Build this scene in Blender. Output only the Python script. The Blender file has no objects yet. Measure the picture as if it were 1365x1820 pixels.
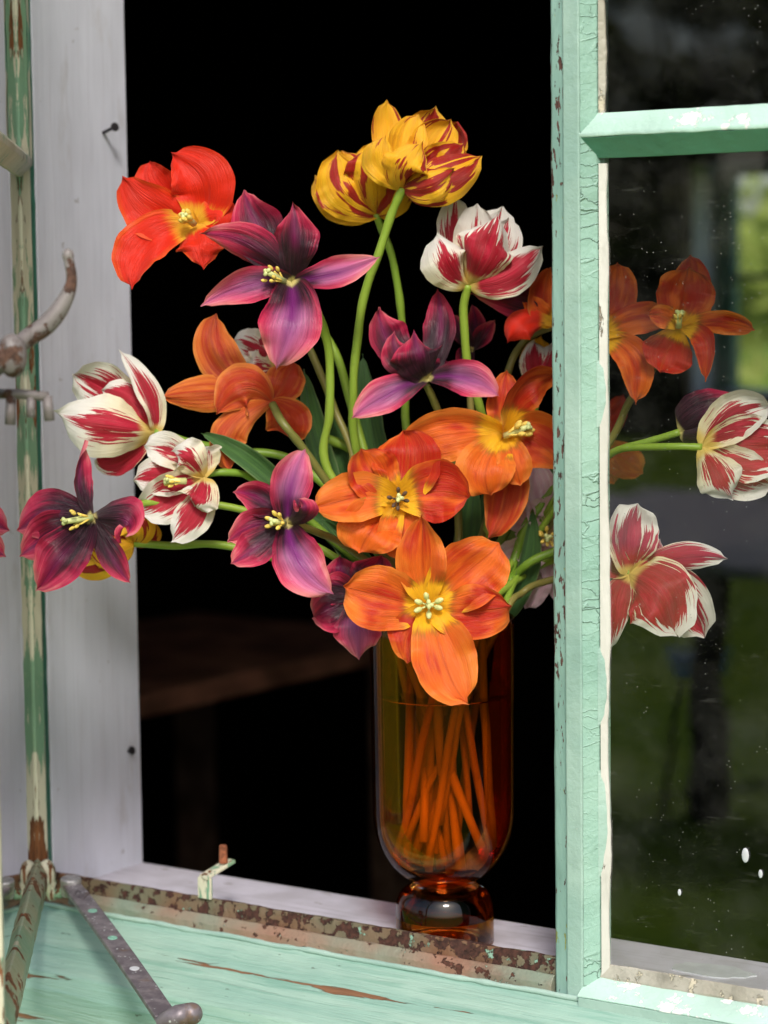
import bpy, bmesh, math, random
from mathutils import Vector, Matrix, noise as mnoise
R = math.radians
random.seed(7)
scn = bpy.context.scene
COL = scn.collection

# ------------------------------------------------------------------ camera
CAM = Vector((1.118, -1.658, 1.50))
YAW, PITCH, ROLL = 34.0, 5.45, 0.70
FPX = 1820 * 84.0 / 36.0
_f = Vector((-math.sin(R(YAW)) * math.cos(R(PITCH)), math.cos(R(YAW)) * math.cos(R(PITCH)), -math.sin(R(PITCH))))
_r = _f.cross(Vector((0, 0, 1))).normalized()
_u = _r.cross(_f).normalized()
_c, _s = math.cos(R(ROLL)), math.sin(R(ROLL))
RIGHT = _r * _c - _u * _s
UP = _u * _c + _r * _s
FWD = _f
cd = bpy.data.cameras.new('camera'); cam = bpy.data.objects.new('camera', cd); COL.objects.link(cam)
m = Matrix((RIGHT, UP, -FWD)).transposed().to_4x4(); m.translation = CAM
cam.matrix_world = m
cd.sensor_fit = 'VERTICAL'; cd.sensor_height = 36; cd.sensor_width = 27; cd.lens = 84
cd.clip_start = 0.05; cd.clip_end = 400
cd.dof.use_dof = True; cd.dof.focus_distance = 1.95; cd.dof.aperture_fstop = 5.0
scn.camera = cam

def P(px, py, d):
    """world point seen at photo pixel px,py at depth d metres along the camera axis"""
    return CAM + (FWD + RIGHT * ((px - 682.5) / FPX) + UP * ((910 - py) / FPX)) * d
def ray(px, py): return (P(px, py, 1) - CAM)
def onY(px, py, y):
    r = ray(px, py); return CAM + r * ((y - CAM.y) / r.y)
def onX(px, py, x):
    r = ray(px, py); return CAM + r * ((x - CAM.x) / r.x)
def onZ(px, py, z):
    r = ray(px, py); return CAM + r * ((z - CAM.z) / r.z)
def depth(w): return (Vector(w) - CAM).dot(FWD)
def mirror(v): return Vector((v.x, -v.y, v.z))

# ------------------------------------------------------------------ world, sun, exposure
SUN_EL, SUN_AZ = 42.0, 143.0      # azimuth: direction the light comes from, measured from +Y clockwise
w = bpy.data.worlds.new('World'); scn.world = w; w.use_nodes = True
nt = w.node_tree; nt.nodes.clear()
sky = nt.nodes.new('ShaderNodeTexSky'); sky.sky_type = 'NISHITA'; sky.sun_disc = False
sky.sun_elevation = R(SUN_EL); sky.sun_rotation = R(SUN_AZ); sky.dust_density = 3.0; sky.air_density = 1.0
bg = nt.nodes.new('ShaderNodeBackground'); bg.inputs['Strength'].default_value = 0.10
wo = nt.nodes.new('ShaderNodeOutputWorld')
nt.links.new(sky.outputs[0], bg.inputs['Color']); nt.links.new(bg.outputs[0], wo.inputs['Surface'])
sl = bpy.data.lights.new('sun', 'SUN'); sun = bpy.data.objects.new('sun', sl); COL.objects.link(sun)
sl.energy = 1.5; sl.angle = R(12); sl.color = (1.0, 0.95, 0.88)
az, el = R(SUN_AZ), R(SUN_EL)
sd = Vector((math.sin(az) * math.cos(el), math.cos(az) * math.cos(el), math.sin(el)))
sun.rotation_euler = sd.to_track_quat('Z', 'Y').to_euler()
scn.view_settings.view_transform = 'Standard'; scn.view_settings.look = 'None'
scn.view_settings.exposure = 0.78; scn.view_settings.gamma = 1.0
scn.view_settings.use_curve_mapping = False
scn.cycles.transparent_max_bounces = 24
scn.cycles.max_bounces = 10; scn.cycles.glossy_bounces = 5; scn.cycles.transmission_bounces = 10

# ------------------------------------------------------------------ object helpers
def tag(o, label=None, cat=None, group=None, kind=None):
    if label: o['label'] = label
    if cat: o['category'] = cat
    if group: o['group'] = group
    if kind: o['kind'] = kind
    return o
def empty(name, loc, label, cat, group=None):
    o = bpy.data.objects.new(name, None); COL.objects.link(o); o.location = loc; o.empty_display_size = .02
    return tag(o, label, cat, group)
def wloc(o):
    v = Vector((0, 0, 0))
    while o: v = v + o.location; o = o.parent
    return v
class MB:
    def __init__(s): s.v = []; s.f = []; s.uv = None
    def add(s, vs, fs):
        b = len(s.v); s.v += [Vector(x) for x in vs]; s.f += [tuple(i + b for i in f) for f in fs]
    def box(s, lo, hi):
        x0, y0, z0 = lo; x1, y1, z1 = hi
        s.add([(x0,y0,z0),(x1,y0,z0),(x1,y1,z0),(x0,y1,z0),(x0,y0,z1),(x1,y0,z1),(x1,y1,z1),(x0,y1,z1)],
              [(0,3,2,1),(4,5,6,7),(0,1,5,4),(1,2,6,5),(2,3,7,6),(3,0,4,7)])
    def obox(s, c, ax, ay, az_):
        c, ax, ay, az_ = map(Vector, (c, ax, ay, az_))
        vs = [c + ax*i + ay*j + az_*k for k in (-1,1) for (i,j) in ((-1,-1),(1,-1),(1,1),(-1,1))]
        s.add(vs, [(0,3,2,1),(4,5,6,7),(0,1,5,4),(1,2,6,5),(2,3,7,6),(3,0,4,7)])
    def sweep(s, prof, a, b, conv, n=1, jit=0.0):
        """extrude the 2D profile between a and b; conv(p, t) -> world"""
        k = len(prof); vs = []
        for i in range(n + 1):
            t = a + (b - a) * i / n
            for j, p in enumerate(prof):
                q = Vector(conv(p, t))
                if jit: 
                    q += Vector((mnoise.noise(q*60+Vector((j,0,0))), mnoise.noise(q*60+Vector((9,j,0))), mnoise.noise(q*60+Vector((3,3,j))))) * jit
                vs.append(q)
        fs = [(i*k+j, i*k+(j+1)%k, (i+1)*k+(j+1)%k, (i+1)*k+j) for i in range(n) for j in range(k)]
        fs.append(tuple(range(k))[::-1]); fs.append(tuple(n*k + j for j in range(k)))
        s.add(vs, fs)
    def tube(s, pts, rad, n=8, cap=True, flat=1.0):
        pts = [Vector(p) for p in pts]; m_ = len(pts)
        if not hasattr(rad, '__len__'): rad = [rad] * m_
        ref = None; vs = []
        for i in range(m_):
            t = (pts[min(i+1, m_-1)] - pts[max(i-1, 0)]).normalized()
            if ref is None:
                ref = t.orthogonal().normalized()
            ref = (ref - t * ref.dot(t)).normalized(); b = t.cross(ref)
            for j in range(n):
                a = 2*math.pi*j/n
                vs.append(pts[i] + ref*math.cos(a)*rad[i] + b*math.sin(a)*rad[i]*flat)
        fs = [(i*n+j, i*n+(j+1)%n, (i+1)*n+(j+1)%n, (i+1)*n+j) for i in range(m_-1) for j in range(n)]
        if cap: fs.append(tuple(range(n))[::-1]); fs.append(tuple((m_-1)*n+j for j in range(n)))
        s.add(vs, fs)
    def ball(s, c, r, ax=(1,0,0), l=1.0, n=8, k=6):
        c = Vector(c); ax = Vector(ax).normalized(); u = ax.orthogonal().normalized(); v_ = ax.cross(u); vs = []
        for i in range(1, k):
            ph = math.pi*i/k
            for j in range(n):
                a = 2*math.pi*j/n
                vs.append(c + ax*math.cos(ph)*r*l + (u*math.cos(a)+v_*math.sin(a))*math.sin(ph)*r)
        vs += [c + ax*r*l, c - ax*r*l]; T = len(vs)-2; B = T+1
        fs = [(i*n+j, i*n+(j+1)%n, (i+1)*n+(j+1)%n, (i+1)*n+j)[::-1] for i in range(k-2) for j in range(n)]
        fs += [(T, j, (j+1)%n) for j in range(n)] + [(B, (k-2)*n+(j+1)%n, (k-2)*n+j) for j in range(n)]
        s.add(vs, fs)
    def lathe(s, prof, c, n=64):
        c = Vector(c); vs = []; k = len(prof)
        for i in range(n):
            a = 2*math.pi*i/n
            for r, z in prof: vs.append(c + Vector((r*math.cos(a), r*math.sin(a), z)))
        s.add(vs, [(i*k+j, ((i+1)%n)*k+j, ((i+1)%n)*k+j+1, i*k+j+1) for i in range(n) for j in range(k-1)])
    def build(s, name, mat, parent=None, smooth=False, bevel=0, seg=2, loc=None):
        o0 = wloc(parent) if parent else Vector(loc if loc is not None else (0,0,0))
        me = bpy.data.meshes.new(name); me.from_pydata([tuple(v - o0) for v in s.v], [], s.f)
        bm = bmesh.new(); bm.from_mesh(me); bmesh.ops.recalc_face_normals(bm, faces=bm.faces); bm.to_mesh(me); bm.free()
        me.materials.append(mat)
        if smooth: me.polygons.foreach_set('use_smooth', [True]*len(me.polygons))
        o = bpy.data.objects.new(name, me); COL.objects.link(o)
        if parent: o.parent = parent
        else: o.location = o0
        if bevel:
            b = o.modifiers.new('bevel', 'BEVEL'); b.width = bevel; b.segments = seg; b.limit_method = 'ANGLE'; b.angle_limit = R(25)
        return o
def crom(pts, k=8):
    pts = [Vector(p) for p in pts]; q = [pts[0]*2-pts[1]] + pts + [pts[-1]*2-pts[-2]]; out = []
    for i in range(1, len(q)-2):
        a, b, c, d = q[i-1], q[i], q[i+1], q[i+2]
        for j in range(k):
            t = j/k
            out.append(0.5*((2*b)+(c-a)*t+(2*a-5*b+4*c-d)*t*t+(3*b-a-3*c+d)*t**3))
    out.append(pts[-1]); return out

# ------------------------------------------------------------------ material helpers
class E:
    def __init__(s, nt, k): s.nt = nt; s.k = k
    def _m(s, op, *a, clamp=False):
        n = s.nt.nodes.new('ShaderNodeMath'); n.operation = op; n.use_clamp = clamp
        for i, x in enumerate((s,) + a):
            if isinstance(x, E): s.nt.links.new(x.k, n.inputs[i])
            else: n.inputs[i].default_value = x
        return E(s.nt, n.outputs[0])
    def __add__(s, o): return s._m('ADD', o)
    __radd__ = __add__
    def __sub__(s, o): return s._m('SUBTRACT', o)
    def __rsub__(s, o): return (s*-1.0) + o
    def __mul__(s, o): return s._m('MULTIPLY', o)
    __rmul__ = __mul__
    def __truediv__(s, o): return s._m('DIVIDE', o)
    def __pow__(s, o): return s._m('POWER', o)
    def abs(s): return s._m('ABSOLUTE')
    def max(s, o): return s._m('MAXIMUM', o)
    def min(s, o): return s._m('MINIMUM', o)
    def step(s, a, b, lo=0.0, hi=1.0):
        n = s.nt.nodes.new('ShaderNodeMapRange'); n.interpolation_type = 'SMOOTHSTEP'
        s.nt.links.new(s.k, n.inputs[0])
        for i, x in zip((1,2,3,4), (a,b,lo,hi)):
            if isinstance(x, E): s.nt.links.new(x.k, n.inputs[i])
            else: n.inputs[i].default_value = x
        return E(s.nt, n.outputs[0])
class Mat:
    def __init__(s, name):
        s.m = bpy.data.materials.new(name); s.m.use_nodes = True; s.nt = s.m.node_tree; s.nt.nodes.clear()
        s.out = s.nt.nodes.new('ShaderNodeOutputMaterial')
    def n(s, t): return s.nt.nodes.new(t)
    def coord(s, which='Object'):
        k = s.n('ShaderNodeTexCoord'); return E(s.nt, k.outputs[which])
    def pos(s): return E(s.nt, s.n('ShaderNodeNewGeometry').outputs['Position'])
    def xyz(s, e):
        k = s.n('ShaderNodeSeparateXYZ'); s.nt.links.new(e.k, k.inputs[0]); return [E(s.nt, o) for o in k.outputs]
    def vec(s, x, y, z):
        k = s.n('ShaderNodeCombineXYZ')
        for i, a in enumerate((x, y, z)):
            if isinstance(a, E): s.nt.links.new(a.k, k.inputs[i])
            else: k.inputs[i].default_value = a
        return E(s.nt, k.outputs[0])
    def scale(s, e, v):
        k = s.n('ShaderNodeVectorMath'); k.operation = 'MULTIPLY'; s.nt.links.new(e.k, k.inputs[0]); k.inputs[1].default_value = v
        return E(s.nt, k.outputs[0])
    def noise(s, e, sc=1.0, det=3.0, ro=0.55, dist=0.0):
        k = s.n('ShaderNodeTexNoise'); s.nt.links.new(e.k, k.inputs['Vector']); k.inputs['Scale'].default_value = sc
        k.inputs['Detail'].default_value = det; k.inputs['Roughness'].default_value = ro; k.inputs['Distortion'].default_value = dist
        return E(s.nt, k.outputs['Fac'])
    def voro(s, e, sc=1.0, feat='F1'):
        k = s.n('ShaderNodeTexVoronoi'); k.feature = feat; s.nt.links.new(e.k, k.inputs['Vector']); k.inputs['Scale'].default_value = sc
        return E(s.nt, k.outputs['Distance'])
    def attr(s, name):
        k = s.n('ShaderNodeAttribute'); k.attribute_name = name; return E(s.nt, k.outputs['Fac'])
    def rnd(s): return E(s.nt, s.n('ShaderNodeObjectInfo').outputs['Random'])
    def col(s, c):
        k = s.n('ShaderNodeRGB'); k.outputs[0].default_value = (*c, 1); return E(s.nt, k.outputs[0])
    def mix(s, f, a, b):
        k = s.n('ShaderNodeMix'); k.data_type = 'RGBA'
        if isinstance(f, E): s.nt.links.new(f.k, k.inputs[0])
        else: k.inputs[0].default_value = f
        for i, x in ((6, a), (7, b)):
            if isinstance(x, E): s.nt.links.new(x.k, k.inputs[i])
            else: k.inputs[i].default_value = (*x, 1)
        return E(s.nt, k.outputs[2])
    def ramp(s, f, stops):
        k = s.n('ShaderNodeValToRGB'); s.nt.links.new(f.k, k.inputs[0]); el_ = k.color_ramp.elements
        while len(el_) < len(stops): el_.new(0.5)
        for e, (p, c) in zip(el_, stops): e.position = p; e.color = (*c, 1)
        return E(s.nt, k.outputs[0])
    def bump(s, h, strength=0.5, dist=0.001):
        k = s.n('ShaderNodeBump'); s.nt.links.new(h.k, k.inputs['Height']); k.inputs['Strength'].default_value = strength; k.inputs['Distance'].default_value = dist
        return E(s.nt, k.outputs[0])
    def bsdf(s, col, rough=0.5, normal=None, spec=0.5, metal=0.0, coat=0.0):
        k = s.n('ShaderNodeBsdfPrincipled')
        def st(nm, x):
            if isinstance(x, E): s.nt.links.new(x.k, k.inputs[nm])
            elif nm == 'Base Color': k.inputs[nm].default_value = (*x, 1)
            else: k.inputs[nm].default_value = x
        st('Base Color', col); st('Roughness', rough); st('Specular IOR Level', spec); st('Metallic', metal); st('Coat Weight', coat)
        if normal: s.nt.links.new(normal.k, k.inputs['Normal'])
        return k
    def surf(s, k): s.nt.links.new(k.outputs[0] if not isinstance(k, E) else k.k, s.out.inputs['Surface']); return s.m
    def mixs(s, f, a, b):
        k = s.n('ShaderNodeMixShader')
        if isinstance(f, E): s.nt.links.new(f.k, k.inputs[0])
        else: k.inputs[0].default_value = f
        s.nt.links.new(a.outputs[0], k.inputs[1]); s.nt.links.new(b.outputs[0], k.inputs[2]); return k

def simple(name, c, rough=0.6, nz=0.15, sc=20, metal=0.0, spec=0.4, bump=0.0):
    M = Mat(name); p = M.pos(); n = M.noise(p, sc, 4)
    lo = tuple(x*(1-nz) for x in c); hi = tuple(min(1, x*(1+nz)) for x in c)
    return M.surf(M.bsdf(M.mix(n.step(.3, .7), lo, hi), rough, M.bump(n, bump, .002) if bump else None, spec, metal))

def paint(name, base, dark, chip_col, chip=0.66, rust=None, rustth=0.7, stretch=(1,1,1), relief=0.6, dirt=0.3, crack=False, rsc=45, csc=38):
    M = Mat(name); p0 = M.coord('Object'); p = M.scale(p0, stretch)
    big = M.noise(p, 9, 3); fine = M.noise(p, 260, 4); med = M.noise(p, 70, 5, .6)
    c = M.mix(big.step(.35, .7), base, dark)
    c = M.mix(M.noise(p, 28, 4).step(.55, .75) * dirt, c, tuple(x*.55 for x in dark))
    ch = (M.noise(p, csc, 6, .68) + M.noise(p, 7, 2)*.25).step(chip + .105, chip + .125)
    c = M.mix(ch, c, chip_col)
    h = med*.5 + fine*.25 - ch*.5
    rough = med.step(.2, .9, .38, .6)
    if crack:
        pc = M.scale(p0, (34, 34, 105)); v = M.voro(M.vec(*[a + M.noise(p, 60, 3)*1.3 for a in M.xyz(pc)]), 1.0, 'DISTANCE_TO_EDGE')
        cr = v.step(0.0, 0.07); h = h - cr*(M.noise(p, 12, 2).step(.4,.65)*.5+.05)
        c = M.mix((1 - cr)*.10, c, tuple(x*.6 for x in dark))
    if rust:
        r1 = (M.noise(p, rsc, 5, .6) + M.noise(p, 8, 2)*.35).step(rustth + .16, rustth + .185)
        rc = M.mix(fine.step(.3, .7), rust, tuple(x*.35 for x in rust))
        c = M.mix(r1, c, rc); h = h - r1*.8; rough = rough.max(r1*.85)
    return M.surf(M.bsdf(c, rough, M.bump(h + M.noise(p, 22, 3)*.9, relief, .0030), .45))

MINT, MINT_D = (.385, .54, .475), (.28, .44, .385)
WHITE = (.74, .73, .70)
m_mint = paint('mint_gloss_paint', MINT, MINT_D, WHITE, .735, dirt=.22, csc=75)
m_crack = paint('crazed_mint_paint', (.32,.50,.42), (.25,.43,.36), (.7,.68,.62), .80, dirt=.15, crack=True, relief=.9)
m_edge = paint('worn_mint_edge', (.27,.44,.39), (.17,.30,.26), (.26,.28,.07), .66, rust=(.13,.06,.05), rustth=.63, stretch=(1.6,1,.45), dirt=.5, rsc=190, csc=90)
m_lit_white_chip = paint('lit_mint_flaked_to_white', (.50,.74,.63), MINT, (.86,.86,.83), .60, dirt=.1)  # mint flaked to white; base also lightened to paint in light from above
m_under = paint('shaded_mint_and_rear_green', (.12,.33,.24), (.09,.26,.19), (.12,.30,.10), .72, dirt=.3)  # shade of the muntin underside put into the green; also the rear frame's green
m_putty = paint('old_white_putty', (.66,.65,.61), (.46,.45,.40), (.25,.20,.15), .70, dirt=.7, stretch=(1,1,.3), relief=.9)
m_putty_d = paint('weathered_putty', (.48,.46,.40), (.33,.31,.25), (.55,.50,.38), .62, dirt=.8, relief=1)
m_hinge_shaded = paint('shade_darkened_hinge_paint', (.05,.19,.135), (.035,.13,.09), (.10,.06,.03), .72, dirt=.6, stretch=(1,1,.4))  # green deepened to paint in the dim light on the hinge side
m_rail = paint('rusty_rail_paint', (.21,.26,.20), (.30,.155,.105), (.30,.38,.29), .68, rust=(.12,.045,.028), rustth=.625, dirt=.5, relief=1, rsc=75, csc=110)
m_rail2 = paint('rusty_flange_paint', (.15,.15,.10), (.19,.085,.045), (.24,.40,.31), .64, rust=(.085,.032,.022), rustth=.515, dirt=.7, relief=1, rsc=95, csc=80)
m_sash = paint('casement_paint', (.17,.36,.25), (.26,.35,.20), (.62,.60,.46), .50, rust=(.24,.09,.03), rustth=.60, stretch=(1,1,.13), dirt=.6, relief=.6, csc=70, rsc=95)
m_sash_r = paint('worn_casement_rail', (.20,.33,.22), (.34,.34,.22), (.45,.42,.30), .66, rust=(.26,.10,.04), rustth=.60, dirt=.4, relief=.5, rsc=38, csc=50)
m_cream = paint('cream_worn_paint', (.62,.60,.48), (.5,.5,.38), (.20,.40,.28), .60, rust=(.2,.09,.04), rustth=.68, stretch=(1,1,.3), dirt=.5)

def mk_timber():
    M = Mat('mint_painted_timber'); p0 = M.coord('Object')
    g = M.noise(M.scale(p0, (9, 190, 190)), 1, 5, .6, .6); g2 = M.noise(M.scale(p0, (5, 45, 45)), 1, 4)
    c = M.mix(g2.step(.3,.7), (.35,.52,.44), (.26,.44,.37))
    c = M.mix(g.step(.50,.70)*.5, c, (.13,.31,.24))
    x, y, z = M.xyz(p0)
    k = M.noise(M.scale(p0, (3.2, 55, 55)), 1, 5, .62) + M.noise(p0, 5, 2)*.22 - x*.16
    split = k.step(.785, .80)
    c = M.mix(split, c, M.mix(g, (.11,.055,.03), (.34,.17,.09)))
    sp = M.noise(M.scale(p0, (60, 160, 160)), 1, 3).step(.72,.74); c = M.mix(sp*.7, c, (.06,.07,.05))
    return M.surf(M.bsdf(c, .5, M.bump(g*1.3 - split*1.6 + M.noise(p0, 60, 4)*.4, .8, .0018), .4))
m_timber = mk_timber()
def mk_white():
    M = Mat('lavender_white_board'); p0 = M.coord('Object')
    g = M.noise(M.scale(p0, (150, 150, 6)), 1, 5, .6, .4); b = M.noise(M.scale(p0, (14, 14, 5)), 1, 4)
    c = M.mix(b.step(.3,.75), (.68,.70,.80), (.56,.575,.66)); c = M.mix(g.step(.5,.75)*.28, c, (.45,.44,.50))
    st = M.noise(p0, 45, 3).step(.68,.74); c = M.mix(st*.5, c, (.22,.19,.17)); c = M.mix(M.noise(M.scale(p0,(22,22,7)), 1, 5, .65).step(.56,.72)*.45, c, (.40,.37,.36))
    return M.surf(M.bsdf(c, .6, M.bump(g + b*1.5, .4, .0012), .3))
m_white = mk_white()
def mk_sill():
    M = Mat('white_sill_board'); p0 = M.coord('Object')
    g = M.noise(M.scale(p0, (7, 110, 110)), 1, 5, .6, .4); b = M.noise(p0, 16, 5)
    c = M.mix(b.step(.35,.7), (.66,.64,.74), (.50,.48,.54)); c = M.mix(g.step(.5,.72)*.5, c, (.30,.29,.31))
    st = M.noise(M.scale(p0,(30,60,60)), 1, 3).step(.66,.72); c = M.mix(st*.6, c, (.20,.17,.14))
    return M.surf(M.bsdf(c, .5, M.bump(g, .4, .0008), .4))
m_sill = mk_sill()

def mk_glass(name, dust=0.5):
    M = Mat(name); p = M.coord('Object')
    gl = M.n('ShaderNodeBsdfGlossy'); gl.inputs['Roughness'].default_value = .012
    wav = M.bump(M.noise(p, 6, 2), .25, .0016); M.nt.links.new(wav.k, gl.inputs['Normal'])
    tr = M.n('ShaderNodeBsdfTransparent'); tr.inputs[0].default_value = (.95,.97,.95,1)
    fr = M.n('ShaderNodeFresnel'); fr.inputs['IOR'].default_value = 1.52
    a = M.mixs(E(M.nt, fr.outputs[0])._m('MULTIPLY', 2.2, clamp=True), tr, gl)
    x, y, z = M.xyz(p)
    spk = (1 - M.voro(p, 210)).step(.90, .945) * M.noise(p, 30, 3).step(.42,.62)
    low = z.step(1.12, .90, 0, 1)
    film = M.noise(p, 14, 6, .65).step(.35,.85)*.045 + (1 - M.voro(p, 520)).step(.80,.95)*M.noise(p, 18, 4, .6).step(.38,.7)*low*.16 + M.noise(M.scale(p,(30,30,160)), 1, 3, .6).step(.62,.8)*.05
    di = M.n('ShaderNodeBsdfDiffuse'); di.inputs[0].default_value = (.55,.55,.5,1)
    return M.surf(M.mixs((spk*.6 + film)*dust, a, di))
m_glass = mk_glass('dusty_window_glass', 1.0)
m_glass2 = mk_glass('casement_glass', .3)

# ---- petals
def petal_mat(name, fn, trans=.20, rough=.42):
    M = Mat(name); uv = M.coord('UV'); u, v, _ = M.xyz(uv)
    s = u*2 - 1; a = s.abs(); rn = M.rnd(); tone = M.attr('tone')
    fan = s * (1.25 - v*.35)
    vein = M.noise(M.vec(fan*34, v*1.6, rn*80), 1, 4, .6)
    fine = M.noise(M.vec(fan*85, v*2.4, rn*80 + 3), 1, 3, .6)
    mid = M.noise(M.vec(fan*5, v*1.5, rn*80 + 7), 1, 3, .5)
    spike = M.noise(M.vec(fan*11, v*2.2, rn*80 + 30), 1, 2, .55)
    c = fn(M, s, a, v, vein, mid, spike, tone)
    c = M.mix((fine-.45).max(0.0)*1.1, c, M.mix(.5, c, (.10,.02,.01)))
    spk = M.noise(M.vec(s*7, v*9, rn*50), 1, 4, .7).step(.70,.76); c = M.mix(spk*.22, c, (.95,.75,.5))
    rib = (a*-1 + .035).max(0.0)*14
    nrm = M.bump(vein + fine*.5 + mid*1.2 + spike*.8 - rib, .75, .0009)
    pr = M.bsdf(c, rough, nrm, .35); pr.inputs['Sheen Weight'].default_value = .08
    tl = M.n('ShaderNodeBsdfTranslucent'); M.nt.links.new(c.k, tl.inputs[0]); M.nt.links.new(nrm.k, tl.inputs['Normal'])
    return M.surf(M.mixs(trans, pr, tl))
def f_orange(M, s, a, v, vein, mid, spike, tone):
    k = v + (vein-.5)*.16 + (spike-.5)*.10
    bl = M.noise(M.vec(s*1.5, v*1.7, M.rnd()*60), 1, 2, .5, .4)
    red = ((bl-.5)*2.4 + (mid-.5)*1.0 + (1-a)*.30 - (v-.60).abs()*.8 + tone*.95 + (vein-.5)*.5).step(.30, 1.05)
    c = M.mix(red, (.80,.135,.009), (.52,.016,.003))
    c = M.mix((a + (mid-.5)*.8 + (bl-.5)*-1.6 + (vein-.5)*.4 - tone*.55 + (v-.7).max(0.0)*.8).step(.35, .95)*.75, c, (.92,.27,.035))
    c = M.mix((1-a*12).max(0.0)*.6*v.step(.2,.4), c, (.50,.06,.006))
    ring = k.step(.17,.24)*k.step(.36,.26)*(spike+mid).step(.75,1.15); c = M.mix(ring*.7, c, (.26,.15,.012))
    c = M.mix(k.step(.29,.20), c, (.95,.50,.012))
    return M.mix((vein-.5).max(0.0)*.9, c, (.95,.38,.07))
def f_purple(M, s, a, v, vein, mid, spike, tone):
    k = v*.80 + a*.34 + (vein-.5)*.30 + (mid-.5)*.50 + (tone-.5)*.34 - .13
    c = M.ramp(k, [(0,(.012,.0015,.008)), (.36,(.016,.0015,.010)), (.50,(.11,.002,.022)), (.62,(.36,.006,.050)), (.78,(.62,.035,.10)), (1,(.86,.27,.27))])
    c = M.mix((1-a*3.0).max(0.0)*v.step(.25,.6)*.7, c, (.22,.008,.09))
    c = M.mix(tone.step(.82,1.05)*v.step(.22,.42)*(mid*.8+.1)*a.step(.95,.35), c, (.66,.24,.52))
    c = M.mix(tone.step(.82,1.05)*(1-a*2.4).max(0.0)*v.step(.9,.4)*.9, c, (.20,.012,.18))
    c = M.mix((v + a*.05).step(.09,.04), c, (.72,.62,.22))
    return M.mix((vein-.5).max(0.0)*.6, c, (.70,.16,.32))
def f_redwhite(M, s, a, v, vein, mid, spike, tone):
    fl = .62 + tone*.75 - a*1.45 - (v-.58).max(0.0)*2.4 + (spike-.5)*2.0 + (vein-.5)*1.5 + (mid-.5)*1.2 - (.22-v).max(0.0)*4.0
    m_ = fl.step(.0,.07)
    c = M.mix(m_, M.mix(v.step(.85,.1), (.86,.84,.78), (.88,.78,.50)), M.mix(mid.step(.3,.7), (.36,.004,.018), (.55,.012,.045)))
    c = M.mix(v.step(.17,.06), c, (.86,.62,.16))
    return M.mix((vein-.5).max(0.0)*.3, c, (.85,.6,.5))
def f_yellow(M, s, a, v, vein, mid, spike, tone):
    bl = M.noise(M.vec(s*1.9, v*1.1, M.rnd()*60), 1, 2, .5, .3)
    fl = -.33 + tone*.75 - a*.30 + (bl-.5)*3.6 + (spike-.5)*.7 + (vein-.5)*.3
    m_ = fl.step(.0,.05)
    c = M.mix(m_, M.mix(mid, (.90,.36,.008), (.98,.62,.02)), (.38,.010,.008))
    return M.mix((vein-.5).max(0.0)*.35, c, (.98,.75,.2))
def f_orangeback(M, s, a, v, vein, mid, spike, tone):
    c = M.mix(((mid-.5)*1.4 + tone*.6 + (1-a)*.3 + (vein-.5)*.6).step(.1,.95), (.80,.20,.025), (.50,.032,.006))
    c = M.mix((a+(vein-.5)*.5).step(.75,1.05)*.7, c, (.90,.34,.06))
    return M.mix(((1-a*7).max(0.0)*.4), c, (.46,.10,.03))
def f_red(M, s, a, v, vein, mid, spike, tone):
    c = M.mix((a+(vein-.5)*.5+(mid-.5)*.5).step(.65,1.15)*(.05+tone*.8), (.80,.022,.004), (.92,.19,.02))
    c = M.mix((v+(vein-.5)*.2).step(.26,.12), c, (.92,.5,.03))
    return M.mix((mid-.5).max(0.0)*.8, c, (.55,.008,.003))
def f_pink(M, s, a, v, vein, mid, spike, tone):
    c = M.mix(mid.step(.3,.7), (.88,.68,.74), (.78,.46,.58))
    return M.mix(v.step(.35,.1), c, (.75,.55,.25))
def f_leaf(M, s, a, v, vein, mid, spike, tone):
    c = M.mix(mid.step(.3,.7), (.065,.17,.035), (.035,.11,.03)); c = M.mix((vein-.45).max(0.0)*.8, c, (.14,.27,.08))
    return M.mix(a.step(.86,.97)*.6, c, (.22,.30,.12))
PM = {'orange': petal_mat('orange_tulip_petal', f_orange), 'orangeback': petal_mat('orange_petal_outside', f_orangeback), 'purple': petal_mat('purple_tulip_petal', f_purple, .15, .29),
      'redwhite': petal_mat('red_flamed_white_petal', f_redwhite), 'yellow': petal_mat('red_flamed_yellow_petal', f_yellow),
      'red': petal_mat('scarlet_petal', f_red), 'pink': petal_mat('pale_pink_petal', f_pink), 'leaf': petal_mat('tulip_leaf', f_leaf, .15, .45)}
def mk_stem(name, a, b):
    M = Mat(name); p = M.coord('Object'); n = M.noise(M.scale(p,(90,90,12)), 1, 4); r = M.rnd()
    c = M.mix((n*.6 + r*.6).step(.3,.9), a, b)
    z = M.xyz(M.pos())[2]
    c = M.mix((z + n*.04).step(1.20, 1.08)*.75, c, (.50,.50,.26))
    c = M.mix(M.noise(p, 55, 4).step(.60,.72)*.25, c, (.10,.10,.03))
    k = M.bsdf(c, .42, M.bump(n, .3, .0006), .4); k.inputs['Subsurface Weight'].default_value = .15; k.inputs['Subsurface Radius'].default_value = (.002,.003,.001); 
    return M.surf(k)
m_stem = mk_stem('green_stem', (.17,.30,.03), (.26,.38,.045))
m_stem_b = mk_stem('brownish_stem', (.17,.17,.04), (.26,.22,.06))
m_anther = simple('yellow_anther', (.80,.58,.12), .7, .2, 300)
m_anther_d = simple('dark_anther', (.10,.06,.04), .7, .3, 300)
m_stigma = simple('pale_green_stigma', (.62,.66,.28), .5, .15, 200)

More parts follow.
